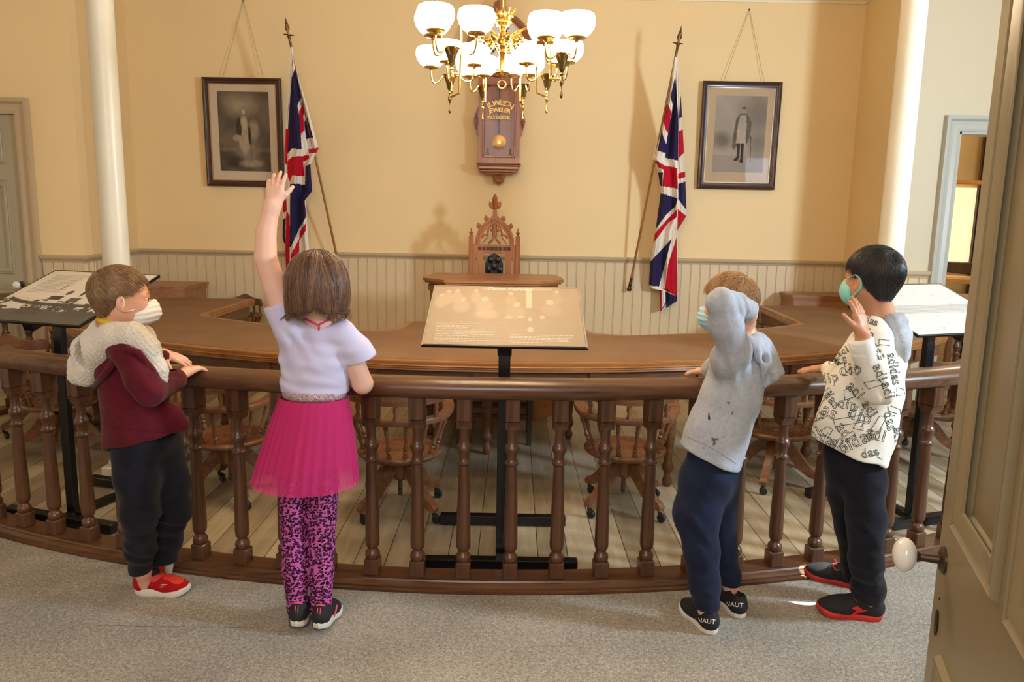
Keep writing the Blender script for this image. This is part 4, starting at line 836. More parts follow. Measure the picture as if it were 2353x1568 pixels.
# ------------------------------------------------------------------ reading stands
def stand(x, y, a, label, off, art, lines, title, frame_col):
    """lines: (u0, u1, v, h) strokes of small print"""
    root = empty('reading_stand', (x, y, 0), label, 'stand', 'black reading stands with tilted panels behind the railing')
    rot = Matrix.Rotation(a, 4, 'Z'); T = Matrix.Translation((x, y, 0)) @ rot
    tilt = atan2(.20, .52); w, h = .69, .557; PT = T @ Matrix.Translation((off, -.10, .98)) @ Matrix.Rotation(tilt, 4, 'X'); e = .008
    f = M(); f.bbox((0, -.02, .485), (.05, .035, .97), .003); f.xf(T); f.build('post', BLACK, root)
    f = M(); f.bbox((0, -.10, .028), (.66, .05, .045), .003); f.bbox((0, .385, .028), (.62, .05, .045), .003); f.bbox((0, .14, .022), (.05, .5, .03), .003)
    for sx in (-1, 1):
        for yy in (-.10, .385): f.lathe([(.016, 0), (.016, .008)], (sx * .28, yy, 0), 10)
    f.xf(T); f.build('h_base', BLACK, root)
    f = M(); f.box((0, h * .45, -.02), (.3, .3, .02)); f.bbox((0, .08, -.035), (.06, .12, .05), .003); f.xf(PT); f.build('bracket', BLACK, root)
    f = M(); f.bbox((0, h / 2, -.006), (w, h, .012), .002); f.xf(PT); pn = f.build('panel', BLACK, root)
    R3 = PT.to_3x3(); o = PT @ Vector((-w / 2 + e, e, .0012)); ux, uy, uz = R3 @ Vector((1, 0, 0)), R3 @ Vector((0, 1, 0)), R3 @ Vector((0, 0, 1))
    printed('printed_face', o, ux, uy, w - 2 * e, h - 2 * e, 230, 190, art, print_mat('glossy_print', .5), pn)
    f = M()
    for u0, u1, v, hh in lines: f.box((-w / 2 + (u0 + u1) / 2 * w, v * h, .0018), ((u1 - u0) * w, hh, .0004))
    for s_, u, v, size, sh in title:
        V, Fc = text_shape(s_, size, .0003, 'LEFT', sh); f.add([(p[0] + -w / 2 + u * w, p[1] + v * h, p[2] + .0022) for p in V], Fc)
    f.xf(PT); f.build('small_print', frame_col, pn, smooth=0)
    g = M()
    for sx in (-1, 1): g.box((sx * (w / 2 - .004), h / 2, .001), (.007, h, .003))
    g.box((0, h - .004, .001), (w, .007, .003)); g.xf(PT); g.build('edge_strip', base('panel_edge', '8f8373', .4) if title and title[0][0][0] == 'T' and sx == 1 and frame_col.name == 'print_white' else BLACK, pn)
def council(u, v):
    b = np.array([144, 127, 104]); n = vnoise(u * 6, v * 5, 21) - .5; g = 10 * n
    def p(m, val): nonlocal g; g = g * (1 - m) + val * m
    for cu, cv, r in ((.2, .76, .03), (.355, .77, .032), (.565, .68, .034), (.80, .73, .036), (.06, .83, .024), (.16, .92, .02), (.29, .93, .018), (.53, .88, .02), (.85, .93, .018), (.1, .9, .02)):
        p(blob(u, v, cu, cv - .13, r * 2.2, .13, .3), 10 if cu > .5 else 18); p(blob(u, v, cu, cv, r, r * 1.6, .3), 34)
    p(blob(u, v, .37, .5, .1, .10, .4), 20); p(blob(u, v, .34, .52, .035, .02), 34); p(blob(u, v, .52, .45, .03, .03), 32); p(blob(u, v, .6, .46, .03, .025), 32); p(blob(u, v, .74, .46, .02, .035), 34)
    p(((np.abs(u - .655) < .02) & (v > .62)).astype(float), 44); p(((np.abs(v - .97) < .02) & (u > .33) & (u < .82)).astype(float) * .6, 34); p(blob(u, v, .66, .25, .022, .05), 40); p(blob(u, v, .66, .42, .014, .04), 38)
    p(((np.abs(v - .16 + (u - .5) * .02) < .0) & (u > 0)).astype(float), 0)
    return b + .75 * g[:, None] * np.array([1, 1.05, 1.15])
WP = base('print_white', 'd2c8bc', .6); GP = base('print_grey', '8d8679', .5); rs_ = random.Random(4)
def para(u0, u1, v0, n, dv, h=.0035):
    L = []
    for i in range(n):
        u = u0; end = u1 - (rs_.random() * .06 if i < n - 1 else (u1 - u0) * .5)
        while u < end: wd = rs_.uniform(.008, .03); L.append((u, min(u + wd, end), v0 - i * dv, h)); u += wd + .005
    return L
stand(-.03, 3.165, 0, 'reading stand in the middle with a sepia photo panel headed in script', 0, council, para(.07, .47, .30, 2, .024) + para(.07, .48, .215, 4, .024) + para(.07, .48, .10, 3, .024) + para(.53, .93, .17, 6, .022),
      [('Time Served', .36, .925, .042, .35), ('• The person who was elected to Woodstock City Council the most', .05, .325, .0118, 0), ('• The person who was elected or appointed to', .05, .24, .0118, 0), ('• The person with the most consecutive years on city council was', .05, .125, .0118, 0)], WP)
def clockart(u, v):
    g = 222 + 8 * (vnoise(u * 5, v * 5, 2) - .5)
    def p(m, val): nonlocal g; g = g * (1 - m) + val * m
    n = vnoise(u * 30, v * 22, 31); low = v < .40 + .09 * (.5 - u)
    p((low & (v > .06)).astype(float), 215 - 0 * n); band = np.abs(v - (.36 - .55 * (u - .15) * np.exp(-3 * u) * .9)) < .028
    p((low & (n > .42) & (vnoise(u * 9, v * 7, 5) > .45)).astype(float), 80); p(band.astype(float) * (u > .05), 78); p((v < .17 + .08 * vnoise(u * 7, v * 3, 8)).astype(float), 92)
    for i in range(7): p((np.abs(u - .30 - .035 * i - (v - .2) * .35) < .006) & (v < .3) & (v > .12), 60)
    p(blob(u, v, .42, .22, .06, .05), 80); p(blob(u, v, .83, .18, .16, .08, .4), 85)
    p(blob(u, v, .62, .62, .022, .13, .2), 70); p(blob(u, v, .62, .80, .06, .05, .15), 70); p(blob(u, v, .62, .80, .042, .036, .15), 225)
    p(((np.abs(u - .44) < .06) & (np.abs(v - .45) < .035)).astype(float), 70); p(((np.abs(u - .62) < .05) & (np.abs(v - .43) < .04)).astype(float), 95); p(blob(u, v, .49, .56, .03, .05), 95); p(blob(u, v, .36, .66, .006, .08), 90)
    return np.stack([g, g * .97, g * .92], -1)
stand(-2.142, 3.548, R(-17), 'reading stand at the far left with black and white photos and a clock picture', -.14, clockart, para(.10, .42, .90, 16, .024, .002), [], GP)
def whiteart(u, v):
    g = 200 + 6 * (vnoise(u * 9, v * 9, 5) - .5); g = g - 14 * ((v > .38) & (v < .55)) - 22 * np.clip((vnoise(u * 26, v * 26, 15) - .66) * 6, 0, 1) * (v < .8)
    return np.stack([g, g * .985, g * .96], -1)
stand(2.074, 3.737, R(19), 'reading stand at the right with a nearly white text panel', .185, whiteart, para(.1, .95, .54, 7, .024, .0015), [('The Legend', .10, .86, .055, .4)], GP)

# ================================================================== the four children
from mathutils.bvhtree import BVHTree
def skin(name, col): return base(name, col, .48, spec=.35, Subsurface_Weight=.12, Subsurface_Scale=.01)
def th(L, k=.68): return [x * k for x in L]
def V3(*a): return np.array(a, float)
def frame_of(f, up=(0, 0, 1)): f = nrm(f); r = nrm(np.cross(f, up)); u = np.cross(r, f); return f, r, u     # forward, the person's right, up
def head(S_, c, f, up, neck, sc=1., nk=.047):
    f, r, u = frame_of(f, up); B = [f, r, u]; c = np.asarray(c, float); q = lambda a, b, d: c + sc * (f * a + r * b + u * d)
    S_.ell(q(-.012, 0, .015), np.array([.096, .077, .086]) * sc, B, .03); S_.ell(q(.032, 0, -.045), np.array([.056, .056, .070]) * sc, B, .04)
    for s in (-1, 1):
        S_.cap(q(-.005, s * .047, -.055), q(.052, s * .014, -.098), .018 * sc, .017 * sc, .03); S_.ell(q(.058, s * .032, -.048), np.array([.026, .024, .026]) * sc, B, .025)
        S_.cap(q(.079, s * .012, -.001), q(.066, s * .046, -.002), .009 * sc, .008 * sc, .014); S_.ell(q(.096, s * .030, -.020), np.array([.015, .017, .011]) * sc, B, .014, '-')
    S_.cap(q(.082, 0, -.016), q(.098, 0, -.046), .006 * sc, .0105 * sc, .014); S_.ell(q(.090, 0, -.052), np.array([.009, .015, .007]) * sc, B, .008)
    S_.ell(q(.080, 0, -.073), np.array([.009, .021, .0055]) * sc, B, .006); S_.ell(q(.078, 0, -.083), np.array([.009, .017, .006]) * sc, B, .006); S_.ell(q(.066, 0, -.10), np.array([.018, .02, .015]) * sc, B, .02)
    for s in (-1, 1):
        fe = nrm(f * .9 + r * s * -.1 + r * s * .45); E_ = [nrm(f - r * s * -.35), nrm(r * s - f * .35 * -1), u]
        S_.ell(q(-.010, s * .080, -.026), np.array([.020, .011, .030]) * sc, [nrm(f * .93 - r * s * .36), nrm(r * s * .93 + f * .36), u], .006)
        S_.ell(q(-.004, s * .092, -.026), np.array([.011, .008, .018]) * sc, [nrm(f * .93 - r * s * .36), nrm(r * s * .93 + f * .36), u], .004, '-')
        S_.ell(q(-.004, s * .079, -.050), np.array([.009, .006, .010]) * sc, B, .006)
    S_.cap(q(-.022, 0, -.055), neck, nk * sc, nk * 1.05 * sc, .035); return q
def hand(S_, w, d, n, t, L=1., curl=(.3, .35, .4, .45), spread=(.16, .04, -.06, -.18), thumb=(.75, .65), tcurl=.3):
    """w wrist, d finger direction, n back of the hand, t thumb side"""
    w = np.asarray(w, float); d = nrm(d); n = nrm(np.asarray(n) - d * np.dot(n, d)); t = nrm(np.asarray(t) - d * np.dot(t, d) - n * np.dot(t, n)); kn = []
    for i, (o, l0) in enumerate(((.022, .060), (.0075, .062), (-.007, .059), (-.0205, .053))):
        k = w + L * (d * l0 + t * o); kn.append(k); S_.cap(w + L * (d * .006 + t * o * .55), k, .0125 * L, .0105 * L, .012)
    for i, (k, ln) in enumerate(zip(kn, (.055, .062, .057, .045))):
        dd = nrm(d + t * spread[i]); p = k; ang = 0; r0 = .0082 * L
        for j, (fr_, rr) in enumerate(((.44, .0074), (.31, .0068), (.25, .0058))):
            ang += curl[i] * (.8, 1.1, .7)[j]; v = dd * cos(ang) - n * sin(ang); e = p + v * ln * fr_ * L; S_.cap(p, e, r0, rr * L, .003 if j else .005); p = e; r0 = rr * L
    a, b = thumb; v = nrm(t * a + d * b - n * .25); p = w + L * (d * .014 + t * .016); e = p + v * .034 * L; S_.cap(p, e, .0125 * L, .0095 * L, .012)
    v2 = nrm(v + d * .35 - n * tcurl); e2 = e + v2 * .024 * L; S_.cap(e, e2, .0092 * L, .0082 * L, .004); S_.cap(e2, e2 + nrm(v2 + d * .1) * .018 * L, .0082 * L, .0065 * L, .003)
def smooth(P, n=5):
    P = [np.asarray(p, float) for p in P]; Q = []
    for i in range(len(P) - 1):
        a, b, c, d = P[max(i - 1, 0)], P[i], P[i + 1], P[min(i + 2, len(P) - 1)]
        for u in np.arange(n) / n: Q.append(.5 * (2 * b + (c - a) * u + (2 * a - 5 * b + 4 * c - d) * u * u + (3 * b - a - 3 * c + d) * u ** 3))
    return Q + [P[-1]]
def planecut(p0, n): p0 = np.asarray(p0, float); n = nrm(n); return lambda X, Y, Z: (X - p0[0]) * n[0] + (Y - p0[1]) * n[1] + (Z - p0[2]) * n[2]
def hem(a, b, Y, lift=0):   # plane through two image points, cutting what lies below
    A, B = J(*a, Y), J(*b, Y); n = np.cross(nrm(B - A), V3(0, 1, 0)); n = n if n[2] < 0 else -n; return planecut(A, n)
def folds(*W):   # sum of soft ridges: (amp, kx, ky, kz, phase)
    def fn(X, Y, Z):
        wob = .9 * np.sin(X * 17 + Z * 11) + .7 * np.sin(Y * 23 - Z * 14 + 1) + .4 * np.sin(X * 41 + Y * 37 + Z * 29); v = 0
        for a, kx, ky, kz, ph in W: v = v + a * np.sin(X * kx + Y * ky + Z * kz + ph + wob)
        return v
    return fn
def local_fold(c, rad, amp, k, ph=0):
    c = np.asarray(c, float)
    return lambda X, Y, Z: amp * np.exp(-((X - c[0]) ** 2 + (Y - c[1]) ** 2 + (Z - c[2]) ** 2) / rad ** 2) * np.sin(X * k[0] + Y * k[1] + Z * k[2] + ph + .8 * np.sin(X * 31 + Z * 27))
def bvh(o): W_ = wloc(o); return BVHTree.FromPolygons([tuple(v.co + W_) for v in o.data.vertices], [tuple(p.vertices) for p in o.data.polygons])
def hitp(tree, px, py, off=.001):
    d = Vector(ray(px, py)).normalized(); h = tree.ray_cast(Vector((0, 0, EYE)), d)
    return None if h[0] is None else np.array(h[0] + h[1] * (off if h[1].dot(d) < 0 else -off))
def decal_lines(tree, lines, r, name, mat, parent, off=.0008, n=4):
    f = M()
    for L in lines:
        run = []
        for (x, y) in L:
            p = hitp(tree, x, y, off)
            if p is None or (run and np.linalg.norm(p - run[-1]) > .03):
                if len(run) > 1: f.tube(run, r, n)
                run = [] if p is None else [p]
            else: run.append(p)
        if len(run) > 1: f.tube(run, r, n)
    return f.build(name, mat, parent, smooth=180)
def decal_fill(tree, V, Fc, name, mat, parent, off=.0012):
    P = [hitp(tree, x, y, off) for x, y in V]; ok = [all(P[i] is not None for i in q) for q in Fc]; P = [p if p is not None else V3(0, 0, 0) for p in P]
    f = M(); f.add(P, [q for q, k in zip(Fc, ok) if k and max(np.linalg.norm(P[a] - P[q[0]]) for a in q) < .08]); used = sorted({i for q in f.f for i in q}); mp = {a: i for i, a in enumerate(used)}
    f.v = [f.v[a] for a in used]; f.f = [[mp[i] for i in q] for q in f.f]; return f.build(name, mat, parent, smooth=0) if f.f else None
def outlines(s_, size):
    V, Fc = text_shape(s_, size, 0); E = {}
    for q in Fc:
        for a, b in zip(q, q[1:] + q[:1]):
            ka, kb = tuple(np.round(V[a][:2], 5)), tuple(np.round(V[b][:2], 5)); E[(ka, kb)] = E.get((ka, kb), 0) + 1
    B = {a: b for (a, b) in E if (b, a) not in E}; L = []
    while B:
        a = next(iter(B)); P = [a]
        while a in B: a = B.pop(a); P.append(a)
        L.append(P)
    return L

# ---- hair
def hair_mat(name, c1, c2, c3):
    if name in MATS: return MATS[name]
    m = base(name, c1, .42, spec=.45, Sheen_Weight=.1); t = NT(m); a = t.n('VertexColor'); a.layer_name = 'tone'; t.l(t.ramp(a.outputs[0], [(.0, c2), (.5, c1), (1., c3)]), t.b.inputs['Base Color']); return m
def strands(name, P, N_, r, mat, parent, tone):
    """P (n,k,3) strands, N_ (n,k,3) outward normals"""
    n, k = P.shape[:2]; T = np.gradient(P, axis=1); T /= np.linalg.norm(T, axis=2, keepdims=True) + 1e-9; Bn = np.cross(T, N_); Bn /= np.linalg.norm(Bn, axis=2, keepdims=True) + 1e-9
    tp = (np.linspace(1, .25, k) * r)[None, :, None]; V = np.stack([P + Bn * tp, P - Bn * tp, P + N_ * tp * .9], 2).reshape(-1, 3)
    b = (np.arange(n)[:, None, None] * k + np.arange(k - 1)[None, :, None]) * 3 + np.array([0, 1, 2])[None, None]; nx = (np.arange(3) + 1) % 3; b2 = b[..., nx]
    Fq = np.stack([b, b2, b2 + 3, b + 3], -1).reshape(-1, 4); o = mkobj(name, V, Fq, mat, parent, None, 180)
    at = o.data.color_attributes.new('tone', 'FLOAT_COLOR', 'POINT'); c = np.repeat(tone, k * 3); at.data.foreach_set('color', np.c_[c, c, c, np.ones(len(c))].astype(np.float32).ravel()); return o
def short_hair(parent, q, f, up, sc, mat, line, seed, thick=.012, N=4200, ln=(.018, .034), crown=(-.05, 0, .085), fade=None, lift=.05, fringe=0):
    """cap of hair over the skull plus combed strands; line = (forward, height) of the hairline"""
    f, r, u = frame_of(f, up); c = q(-.012, 0, .015); B = np.array([f, r, u]); RD = (np.array([.096, .077, .086]) + thick) * sc; S_ = SDF(); S_.ell(c, RD, B, .01)
    lx, ly = zip(*line)
    def below(X, Y, Z):
        x, y, z = X - q(0, 0, 0)[0], Y - q(0, 0, 0)[1], Z - q(0, 0, 0)[2]; a = (x * f[0] + y * f[1] + z * f[2]) / sc; d = (x * u[0] + y * u[1] + z * u[2]) / sc; return (np.interp(a, lx, ly) - d) * .7 * sc
    S_.cap(q(-.045, 0, -.03), q(-.048, 0, -.065), .050 * sc, .040 * sc, .03); S_.cut(below, .006); o = S_.mesh('hair', .0042, mat, parent)
    at = o.data.color_attributes.new('tone', 'FLOAT_COLOR', 'POINT'); at.data.foreach_set('color', np.tile([.35, .35, .35, 1.], len(o.data.vertices)).astype(np.float32))
    g = np.random.default_rng(seed); V = np.array([v.co[:] for v in o.data.vertices]) + np.array(wloc(parent)); Nn = np.array([v.normal[:] for v in o.data.vertices])
    idx = g.choice(len(V), N); P0, N0 = V[idx], Nn[idx]; d0 = P0 - q(0, 0, 0); a = d0 @ f / sc; h = d0 @ u / sc; ok = (np.interp(a, lx, ly) - h) < -.004; ok &= (N0 @ (P0 - c).T.mean(1) if False else True)
    ok &= np.einsum('ij,ij->i', N0, (P0 - c)) > 0; P0, N0, h, a = P0[ok], N0[ok], h[ok], a[ok]; n = len(P0)
    cr = q(*crown); T = P0 - cr; T -= N0 * np.einsum('ij,ij->i', T, N0)[:, None]; T /= np.linalg.norm(T, axis=1, keepdims=True) + 1e-9; sw = np.cross(N0, T); T = T + sw * .35 + g.normal(0, .15, (n, 3)) - u * .12 + f * fringe; T -= N0 * np.einsum('ij,ij->i', T, N0)[:, None]; T /= np.linalg.norm(T, axis=1, keepdims=True)
    L = g.uniform(*ln, n) * sc * np.clip(.35 + (h + .03) / .08, .35, 1.15); k = 5; s = np.linspace(0, 1, k)[None, :, None]; Ln = L[:, None, None]
    P = P0[:, None] - N0[:, None] * .002 + T[:, None] * Ln * s + N0[:, None] * (lift * Ln * s - .5 * Ln ** 2 * s ** 2 / .095 + .003)
    P += g.normal(0, .0006, P.shape) * s; tone = np.clip(g.normal(.5, .22, n) + .15 * np.sin(a * 120), 0, 1)
    if fade is not None: tone = np.clip(tone - fade * (h < -.005), 0, 1)
    st = strands('hair_strands', P, np.repeat(N0[:, None], k, 1), .0012 * sc, mat, o, tone); return o
def mask_patch(tree_pts, name, mat, parent, th=.0016):
    return mkobj(name, *tree_pts, mat, parent)

# ---- shoes
def shoe(parent, heel, toe, up, L, um, sm, style, label=None, lace=None):
    """heel / toe: points where the sole touches, up: direction out of the foot"""
    heel = np.asarray(heel, float); x = nrm(np.asarray(toe) - heel); z = nrm(np.asarray(up) - x * np.dot(up, x)); y = np.cross(z, x); k = L / .21
    T = Matrix([[x[i] * k, y[i] * k, z[i] * k, heel[i]] for i in range(3)] + [[0, 0, 0, 1]]); off = Matrix.Translation(-wloc(parent))
    S_ = SDF(); S_.ell((.155, 0, .032), (.052, .036, .026), None, .03).ell((.105, .0, .040), (.06, .033, .034), None, .03).ell((.035, 0, .040), (.036, .031, .036), None, .02)
    S_.cap((.028, 0, .045), (.034, 0, .066), .030, .030, .02).cap((.06, 0, .05), (.08, 0, .058), .028, .026, .02); S_.cut(lambda X, Y, Z: .014 + .02 * np.clip((X - .16) / .05, 0, 1) ** 2 - Z, .003)
    S_.ell((.044, 0, .092), (.031, .0215, .034), None, .005, '-')
    o = S_.mesh('shoe', .0028, um, None); o.data.transform(off @ T); o.parent = parent
    if label: o['label'] = label
    def sub(f, nm, mt, smooth=40):
        ob = f.build(nm, mt, None, smooth=smooth); ob.data.transform(off @ T); ob.parent = o; return ob
    n = 40; out = []
    for i in range(n):
        a = 2 * pi * i / n; cx_ = cos(a); xx = .104 + .106 * cx_ * (1 - .0 * cx_); w = np.interp(xx, [0, .01, .04, .09, .12, .16, .19, .208, .212], [.008, .024, .033, .030, .033, .041, .034, .016, .004]); out.append((xx, w * (1 if sin(a) >= 0 else -1) * min(1, abs(sin(a)) * 2.6)))
    f = M(); rings = []
    for zz, sc_ in ((0, .93), (.003, .985), (.010, 1.01), (.019, .995), (.022, .93)):
        rings.append([(.104 + (px - .104) * sc_, py * sc_, zz * ((1.75 - .6 * px / .12 if px < .12 else 1.15) if style == 'run' else 1) + .017 * max(0, (px - .15) / .06) ** 2) for px, py in out])
    P = [p for r_ in rings for p in r_]; f.add(P, [[r_ * n + i, r_ * n + (i + 1) % n, r_ * n + n + (i + 1) % n, r_ * n + n + i] for r_ in range(4) for i in range(n)] + [list(range(n - 1, -1, -1)), [4 * n + i for i in range(n)]])
    so = sub(f, 'sole', sm)
    f = M()     # laces over the instep
    if lace is not None:
        for i in range(4):
            xx = .088 + i * .015; zt = .0745 - i * .0075; w = .017 - .001 * i; s = 1 if i % 2 else -1
            f.tube([(xx, -w, zt - .012), (xx + s * .004, -w * .5, zt - .001), (xx, 0, zt + .0015), (xx - s * .004, w * .5, zt - .001), (xx, w, zt - .012)], .0021, 6)
            f.tube([(xx, -w, zt - .012), (xx + .008, 0, zt), (xx + .015, w, zt - .02)], .0019, 6)
        for s in (-1, 1): f.tube([(.084, 0, .078)] + [(.084 + .012 * sin(a) + .006, s * (.006 + .022 * (1 - cos(a)) / 2 * 1.6), .080 + .008 * sin(a * .9) - .010 * (1 - cos(a)) / 2) for a in np.linspace(.4, 2 * pi - .4, 14)] + [(.084, 0, .078)], .0019, 6)
        f.ball((.084, 0, .079), .0045, 8); sub(f, 'laces', lace)
    return o, T, sub
def shoe_text(o, T, tree, s_, px, py, size, ang, mat, name='lettering'):
    V, Fc = text_shape(s_, size, 0, 'LEFT'); c, s = cos(ang), sin(ang); P = [(px + v[0] * c + v[1] * s, py + v[0] * s - v[1] * c) for v in V]; return decal_fill(tree, P, Fc, name, mat, o)
NAVY = fabric('navy_fleece', '14151c', '1e1f28', 260, .95, .3, .25, 18); NAVY2 = fabric('navy_jersey', '171c31', '20273f', 260, .9, .25, .2, 14)
SKIN_A = skin('fair_skin', 'dfab90'); SKIN_B = skin('pale_skin', 'dcb09c'); SKIN_C = skin('warm_skin', 'c08a68')
BLK = base('black_shoe_knit', '18181a', .8); WHT = base('white_rubber', 'd9d4c8', .6)

# ------------------------------------------------------------------ 1. boy in the maroon jacket
HF1 = V3(.85, .53, -.03)
def boy_jacket():
    f = nrm(V3(.98, .12, 0)); up = V3(-.02, 0, 1); Y0 = 2.70; B = SDF(); neck = J(262, 770, Y0)
    q = head(B, J(281, 677, Y0 - .01), HF1, up, neck, .95)
    shR, shL, elR, wrR = J(292, 812, 2.60), J(300, 800, 2.82), J(345, 900, 2.575), J(404, 872, 2.80)
    B.chain([neck, J(288, 850, Y0), J(320, 1000, Y0)], [.045, .055, .06], .05, V3(0, 1, 0), .8)
    B.chain([shR, elR, wrR], [.026, .026, .022], .03); wh = J(428, 855, 2.90)
    B.cap(wrR, wh, .022, .021, .02); hand(B, wh, J(464, 838, 3.03) - wh, V3(-.1, -.7, .8), V3(-.4, .9, .3), 1.05, (.18, .2, .24, .28), (.16, .04, -.12, -.28), (.5, .8))
    elL, wrL = J(345, 880, 2.93), J(372, 812, 3.0); B.chain([shL, elL, wrL], [.026, .026, .021], .03); hand(B, wrL, J(418, 826, 3.015) - wrL, V3(0, -.25, 1), V3(-.05, -1, -.1), .98, (.12, .1, .1, .12), (.2, .05, -.08, -.2), (.8, .6))
    hipN, hipF = J(312, 1020, 2.68), J(365, 1025, 2.76)
    B.chain([hipN, J(318, 1150, 2.68), J(327, 1310, 2.76), gz(335, 1340, .05)], [.045, .035, .028, .027], .03); B.chain([hipF, J(392, 1150, 2.80), J(378, 1275, 2.84)], [.045, .035, .028], .03)
    o = B.mesh('person', .0027, SKIN_A, None, gz(360, 1330)); tagit(o, 'boy with light brown hair, white face mask and maroon sherpa-hooded jacket, hands on the railing', 'person')
    for s in (-1, 1):
        m_ = M(); m_.ball(q(.0748, s * .0300, -.019), .0106, 16); e = m_.build('eye', base('eye_white', 'e9e4df', .15), o, smooth=180)
        m_ = M(); m_.lathe([(.0066, -.0012), (.0055, .0008), (.001, .0016)], q(.0846, s * .0305, -.019), 16, HF1); m_.build('iris', base('blue_iris', '39465c', .1), e, smooth=180)
        m_ = M(); m_.tube([q(.094, s * .016, .006), q(.092, s * .03, .0115), q(.080, s * .046, .007)], [.0012, .0017, .001], 6); m_.build('eyebrow', base('brow_hair', '8f6a48', .8), o)
        m_ = M(); m_.tube([q(.086, s * .019, -.015), q(.090, s * .03, -.0125), q(.080, s * .043, -.019)], [.001, .0017, .001], 6); m_.build('eyelashes', base('lash', '3d2a20', .8), o)
    short_hair(o, q, HF1, up, .95, hair_mat('light_brown_hair', '8d6a48', '5d432c', 'b8925f'), [(-.12, -.085), (-.06, -.082), (-.035, -.05), (-.022, .0), (.012, .002), (.03, .018), (.05, .040), (.064, .052), (.085, .050), (.11, .04)], 3, .010, 5200, (.016, .036), (-.055, 0, .09), .25, .07, .35)
    # mask
    S_ = SDF(); S_.ell(q(.058, 0, -.068), (.062, .060, .052), frame_of(HF1, up), .01); S_.cap(q(.10, 0, -.040), q(.108, 0, -.07), .02, .022, .03)
    fw, rw, uw = frame_of(HF1, up); S_.cut(planecut(q(.036, 0, -.06), -fw * .9 + uw * .35), .003); S_.cut(planecut(q(.10, 0, -.022), uw * .93 - fw * .30), .004); S_.disp(folds((.0012, 0, 0, 330, 0)))
    mk = S_.mesh('face_mask', .0028, base('mask_white', 'eef0ef', .75, Subsurface_Weight=.1), o)
    m_ = M(); m_.tube(smooth([q(.044, .060, -.048), q(.012, .077, -.056), q(-.006, .086, -.050), q(-.002, .094, -.03), q(-.004, .092, -.008), q(-.012, .084, .0)]), .0017, 6); m_.build('ear_loop', MATS['mask_white'], mk)
    # jacket
    MR = fabric('maroon_fleece', '5c1522', '4e111c', 300, .9, .3, .3, 30); S_ = SDF(); ax = V3(0, 1, 0)
    S_.chain([J(285, 800, Y0), J(288, 850, Y0), J(300, 915, Y0), J(325, 985, Y0), J(333, 1020, Y0)], [.075, .098, .105, .130, .150], .03, ax, .84)
    S_.chain([shR, J(325, 868, 2.575), elR], [.052, .052, .050], .025); S_.chain([elR, J(380, 885, 2.70), wrR], [.050, .046, .040], .012); S_.chain([shL, elL, J(368, 826, 2.985)], [.05, .048, .038], .02)
    S_.chain([J(350, 925, 2.68), J(392, 955, 2.68), J(418, 975, 2.69)], [.045, .034, .026], .03, ax, .8); S_.cap(J(272, 795, 2.64), J(300, 805, 2.76), .05, .05, .03); S_.cut(hem((255, 1022), (440, 984), Y0), .01); S_.cut(planecut(wrR + nrm(wrR - elR) * .012, wrR - elR), .004) if False else None
    S_.disp(local_fold(J(385, 880, 2.70), .075, .0055, (120, -40, 20))); S_.disp(local_fold(J(335, 915, 2.57), .06, .006, (90, 0, 90), 1)); S_.disp(folds((.0028, 26, 10, -18, 0), (.0018, 60, 20, 25, 2)))
    jk = S_.mesh('jacket', .0045, MR, o)
    cf = M(); a0 = wrR - nrm(wrR - J(380, 885, 2.70)) * .02; cf.tube([a0, wrR + nrm(wrR - a0) * .006, wrR + nrm(wrR - a0) * .008], [.0425, .041, .034], 24); cf.build('cuff', MR, jk, smooth=60)
    tr = bvh(jk); decal_lines(tr, [[(228 + i * 11, 975 + 22 * sin(i / 19 * 2.2) + i * -.3) for i in range(20)], [(365, 940), (372, 975), (425, 955)], [(365, 940), (395, 915)]], .0009, 'seam', base('maroon_thread', '3a0a14', .9), jk)
    # sherpa hood and front lining
    SH = base('sherpa', 'ded6c8', .95, spec=.1, Sheen_Weight=.5); t_ = NT(SH); v1 = t_.n('TexNoise', Scale=170., Detail=3.); t_.l(t_.coord(), v1.inputs[0]); t_.bump(v1.outputs[0], 1., .008)
    S_ = SDF(); S_.chain([J(200, 858, 2.69), J(222, 800, 2.655), J(262, 775, 2.63), J(305, 772, 2.615), J(340, 800, 2.615), J(362, 850, 2.615), J(374, 895, 2.63)], [.050, .058, .050, .044, .036, .030, .020], .03)
    S_.chain([J(200, 850, 2.76), J(228, 785, 2.79), J(275, 765, 2.80), J(325, 775, 2.79), J(352, 820, 2.78)], [.05, .056, .048, .042, .03], .03)
    S_.chain([J(183, 835, 2.73), J(180, 862, 2.72)], [.040, .036], .03); S_.ell(J(215, 800, 2.72), (.07, .09, .06), None, .03); S_.cap(J(238, 762, 2.70), J(250, 768, 2.7), .05, .05, .03)
    S_.ell(J(190, 812, 2.64), (.022, .055, .050), None, .02, '-'); S_.ell(J(262, 735, 2.70), (.055, .075, .045), None, .012, '-'); S_.disp(lambda X, Y, Z: .0018 * np.sin(X * 260) * np.sin(Y * 240 + 1) * np.sin(Z * 250 + 2) + .001 * np.sin(X * 420 + Z * 310))
    S_.mesh('sherpa_hood', .0042, SH, jk)
    m_ = M(); m_.tube([J(216, 890, 2.64), J(240, 862, 2.60), J(268, 822, 2.575), J(298, 803, 2.56), J(318, 810, 2.555), J(350, 850, 2.565), J(366, 900, 2.58)], [.010, .013, .014, .014, .012, .009, .008], 10); m_.build('hood_edge', MR, jk, smooth=180)
    m_ = M(); m_.tube([J(320, 815, 2.55), J(345, 850, 2.555), J(360, 890, 2.57), J(362, 912, 2.58)], .0022, 6); m_.build('zipper', BRASSD, jk)
